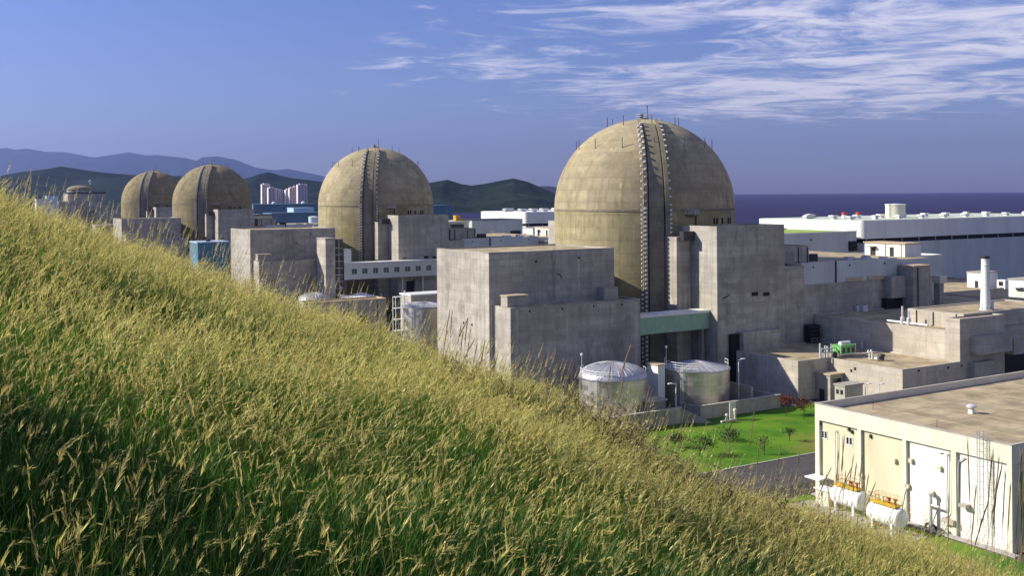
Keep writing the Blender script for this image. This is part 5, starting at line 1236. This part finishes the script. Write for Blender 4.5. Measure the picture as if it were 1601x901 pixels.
def shade_bush(x, y, h, rad, seed, label):  # unseen bush added left of the view to shade the near grass
    rs = random.Random(seed); z0 = hill(x, y)-0.05; r = bpy.data.objects.new('added_shade_bush', None); COL.objects.link(r); r.location = (x, y, z0); tag(r, label, 'bush', 'added bushes shading the slope')
    st = MB(); tips = []
    for i in range(9):
        an = rs.uniform(0, 6.28); q = Vector((rad*0.7*math.cos(an), rad*0.7*math.sin(an), h*rs.uniform(0.45, 0.9))); st.tube([(0, 0, -0.1), q*0.5+Vector((0, 0, h*0.1)), q], 0.022, 5, 0.006); tips.append(q)
    st.build('stems', 'bark', r, kind='stuff')
    v = []; f = []
    for k in range(2600):
        c = rs.choice(tips); p = c + Vector((rs.gauss(0, rad*0.33), rs.gauss(0, rad*0.33), rs.gauss(0, h*0.15)))
        if p.z < 0.05: continue
        n1 = Vector((rs.gauss(0,1), rs.gauss(0,1), rs.gauss(0,1))).normalized(); n2 = n1.orthogonal().normalized(); n3 = n1.cross(n2); L = rs.uniform(0.025, 0.05)
        o = len(v); v += [p+n2*L, p+n3*L*0.5, p-n2*L, p-n3*L*0.5]; f.append((o, o+1, o+2, o+3))
    MB().add(v, f).build('foliage', 'shrub_leaf', r)
for i, (x, y, h, rad, lb) in enumerate(((-5.6, 2.9, 1.65, 0.8, 'tallest added bush, out of view, shading the grassy slope'), (-5.2, 4.1, 1.45, 0.75, 'middle added bush, out of view, shading the grassy slope'), (-5.6, 5.3, 1.25, 0.65, 'smallest added bush, out of view, shading the grassy slope'))): shade_bush(x, y, h, rad, 500+i, lb)
# brown dead weeds along the crest
def weed_mesh(seed):
    rs = random.Random(seed); it = []
    for k in range(16):
        b = Vector((rs.gauss(0, 0.05), rs.gauss(0, 0.05), 0)); h = rs.uniform(0.6, 1.0); pts = stalk_curve(rs, b, h, rs.uniform(-0.35, 0.55), 8, rs.uniform(0, 0.1)); an = rs.uniform(0, 3.1)
        it.append((pts, [0.007, 0.007, 0.006, 0.006, 0.005, 0.004, 0.003, 0.002, 0.001], Vector((math.cos(an), math.sin(an), 0)), 0, rs.random()*0.3))
        for q in range(26):
            t = rs.uniform(2.5, 8); i = min(7, int(t)); p = pts[i].lerp(pts[i+1], t-i); e = Vector((rs.gauss(0.3, 1), rs.gauss(0, 1), rs.gauss(0.4, 0.8))).normalized(); sd = e.orthogonal().normalized(); L = rs.uniform(0.03, 0.085)
            it.append(([p, p+e*L*0.5, p+e*L], [0.003, L*0.22, 0.001], sd, 0, rs.random()))
    v, f, _, tone = strips(it); me = bpy.data.meshes.new('dead_weed'); me.from_pydata([tuple(p) for p in v], [], f); me.materials.append(MATS['weed_leaf'])
    at = me.attributes.new('tone', 'FLOAT', 'POINT'); at.data.foreach_set('value', tone); return me
WM = [weed_mesh(300+i) for i in range(4)]
for i, (px, top) in enumerate(((700, 545), (722, 552), (742, 560), (765, 570), (790, 578), (812, 588), (838, 592), (852, 600), (866, 596), (884, 606), (905, 612), (925, 606), (948, 612), (970, 622), (990, 632), (1010, 640), (1030, 662), (1085, 690), (1130, 722), (1180, 745), (1215, 755), (1250, 768), (1290, 786), (1330, 800))):
    y = 12.6+0.6*(i % 4); x, zt = ray(px-6, top); X = x*y; z0 = hill(X, y)-0.03; h = max(0.6, HC+zt*y-z0)
    o = bpy.data.objects.new('dead_weed', WM[i % 4]); COL.objects.link(o); o.location = (X, y, z0); o.rotation_euler = (0, 0, random.uniform(-0.8, 0.8)); o.scale = (h, h, h)
    if i < 8: tag(o, 'brown dead weed on the crest below the huge two-tier block', 'weed', 'dead weeds below the two-tier block')
    elif i < 17: tag(o, 'brown dead weed on the crest before the silver tanks', 'weed', 'dead weeds before the tanks')
    else: tag(o, 'brown dead weed on the crest before the lawn and road', 'weed', 'dead weeds before the lawn')
# ------------------------------------------------------------------ hazy sea air
def haze():
    mb = MB().box(-26000, 26000, -26000, 26000, -10, 1250)
    k = NT('haze_air'); pv = k.n('ShaderNodeVolumePrincipled'); pv.inputs['Color'].default_value = (0.40, 0.52, 1.0, 1); pv.inputs['Density'].default_value = 4.2e-5; pv.inputs['Anisotropy'].default_value = 0.6
    k.t.links.new(pv.outputs[0], k.out.inputs['Volume'])
    o = mb.build('haze', k.m); o['kind'] = 'stuff'; o['label'] = 'thin bluish sea haze over the whole bay'; o['category'] = 'haze'
haze()
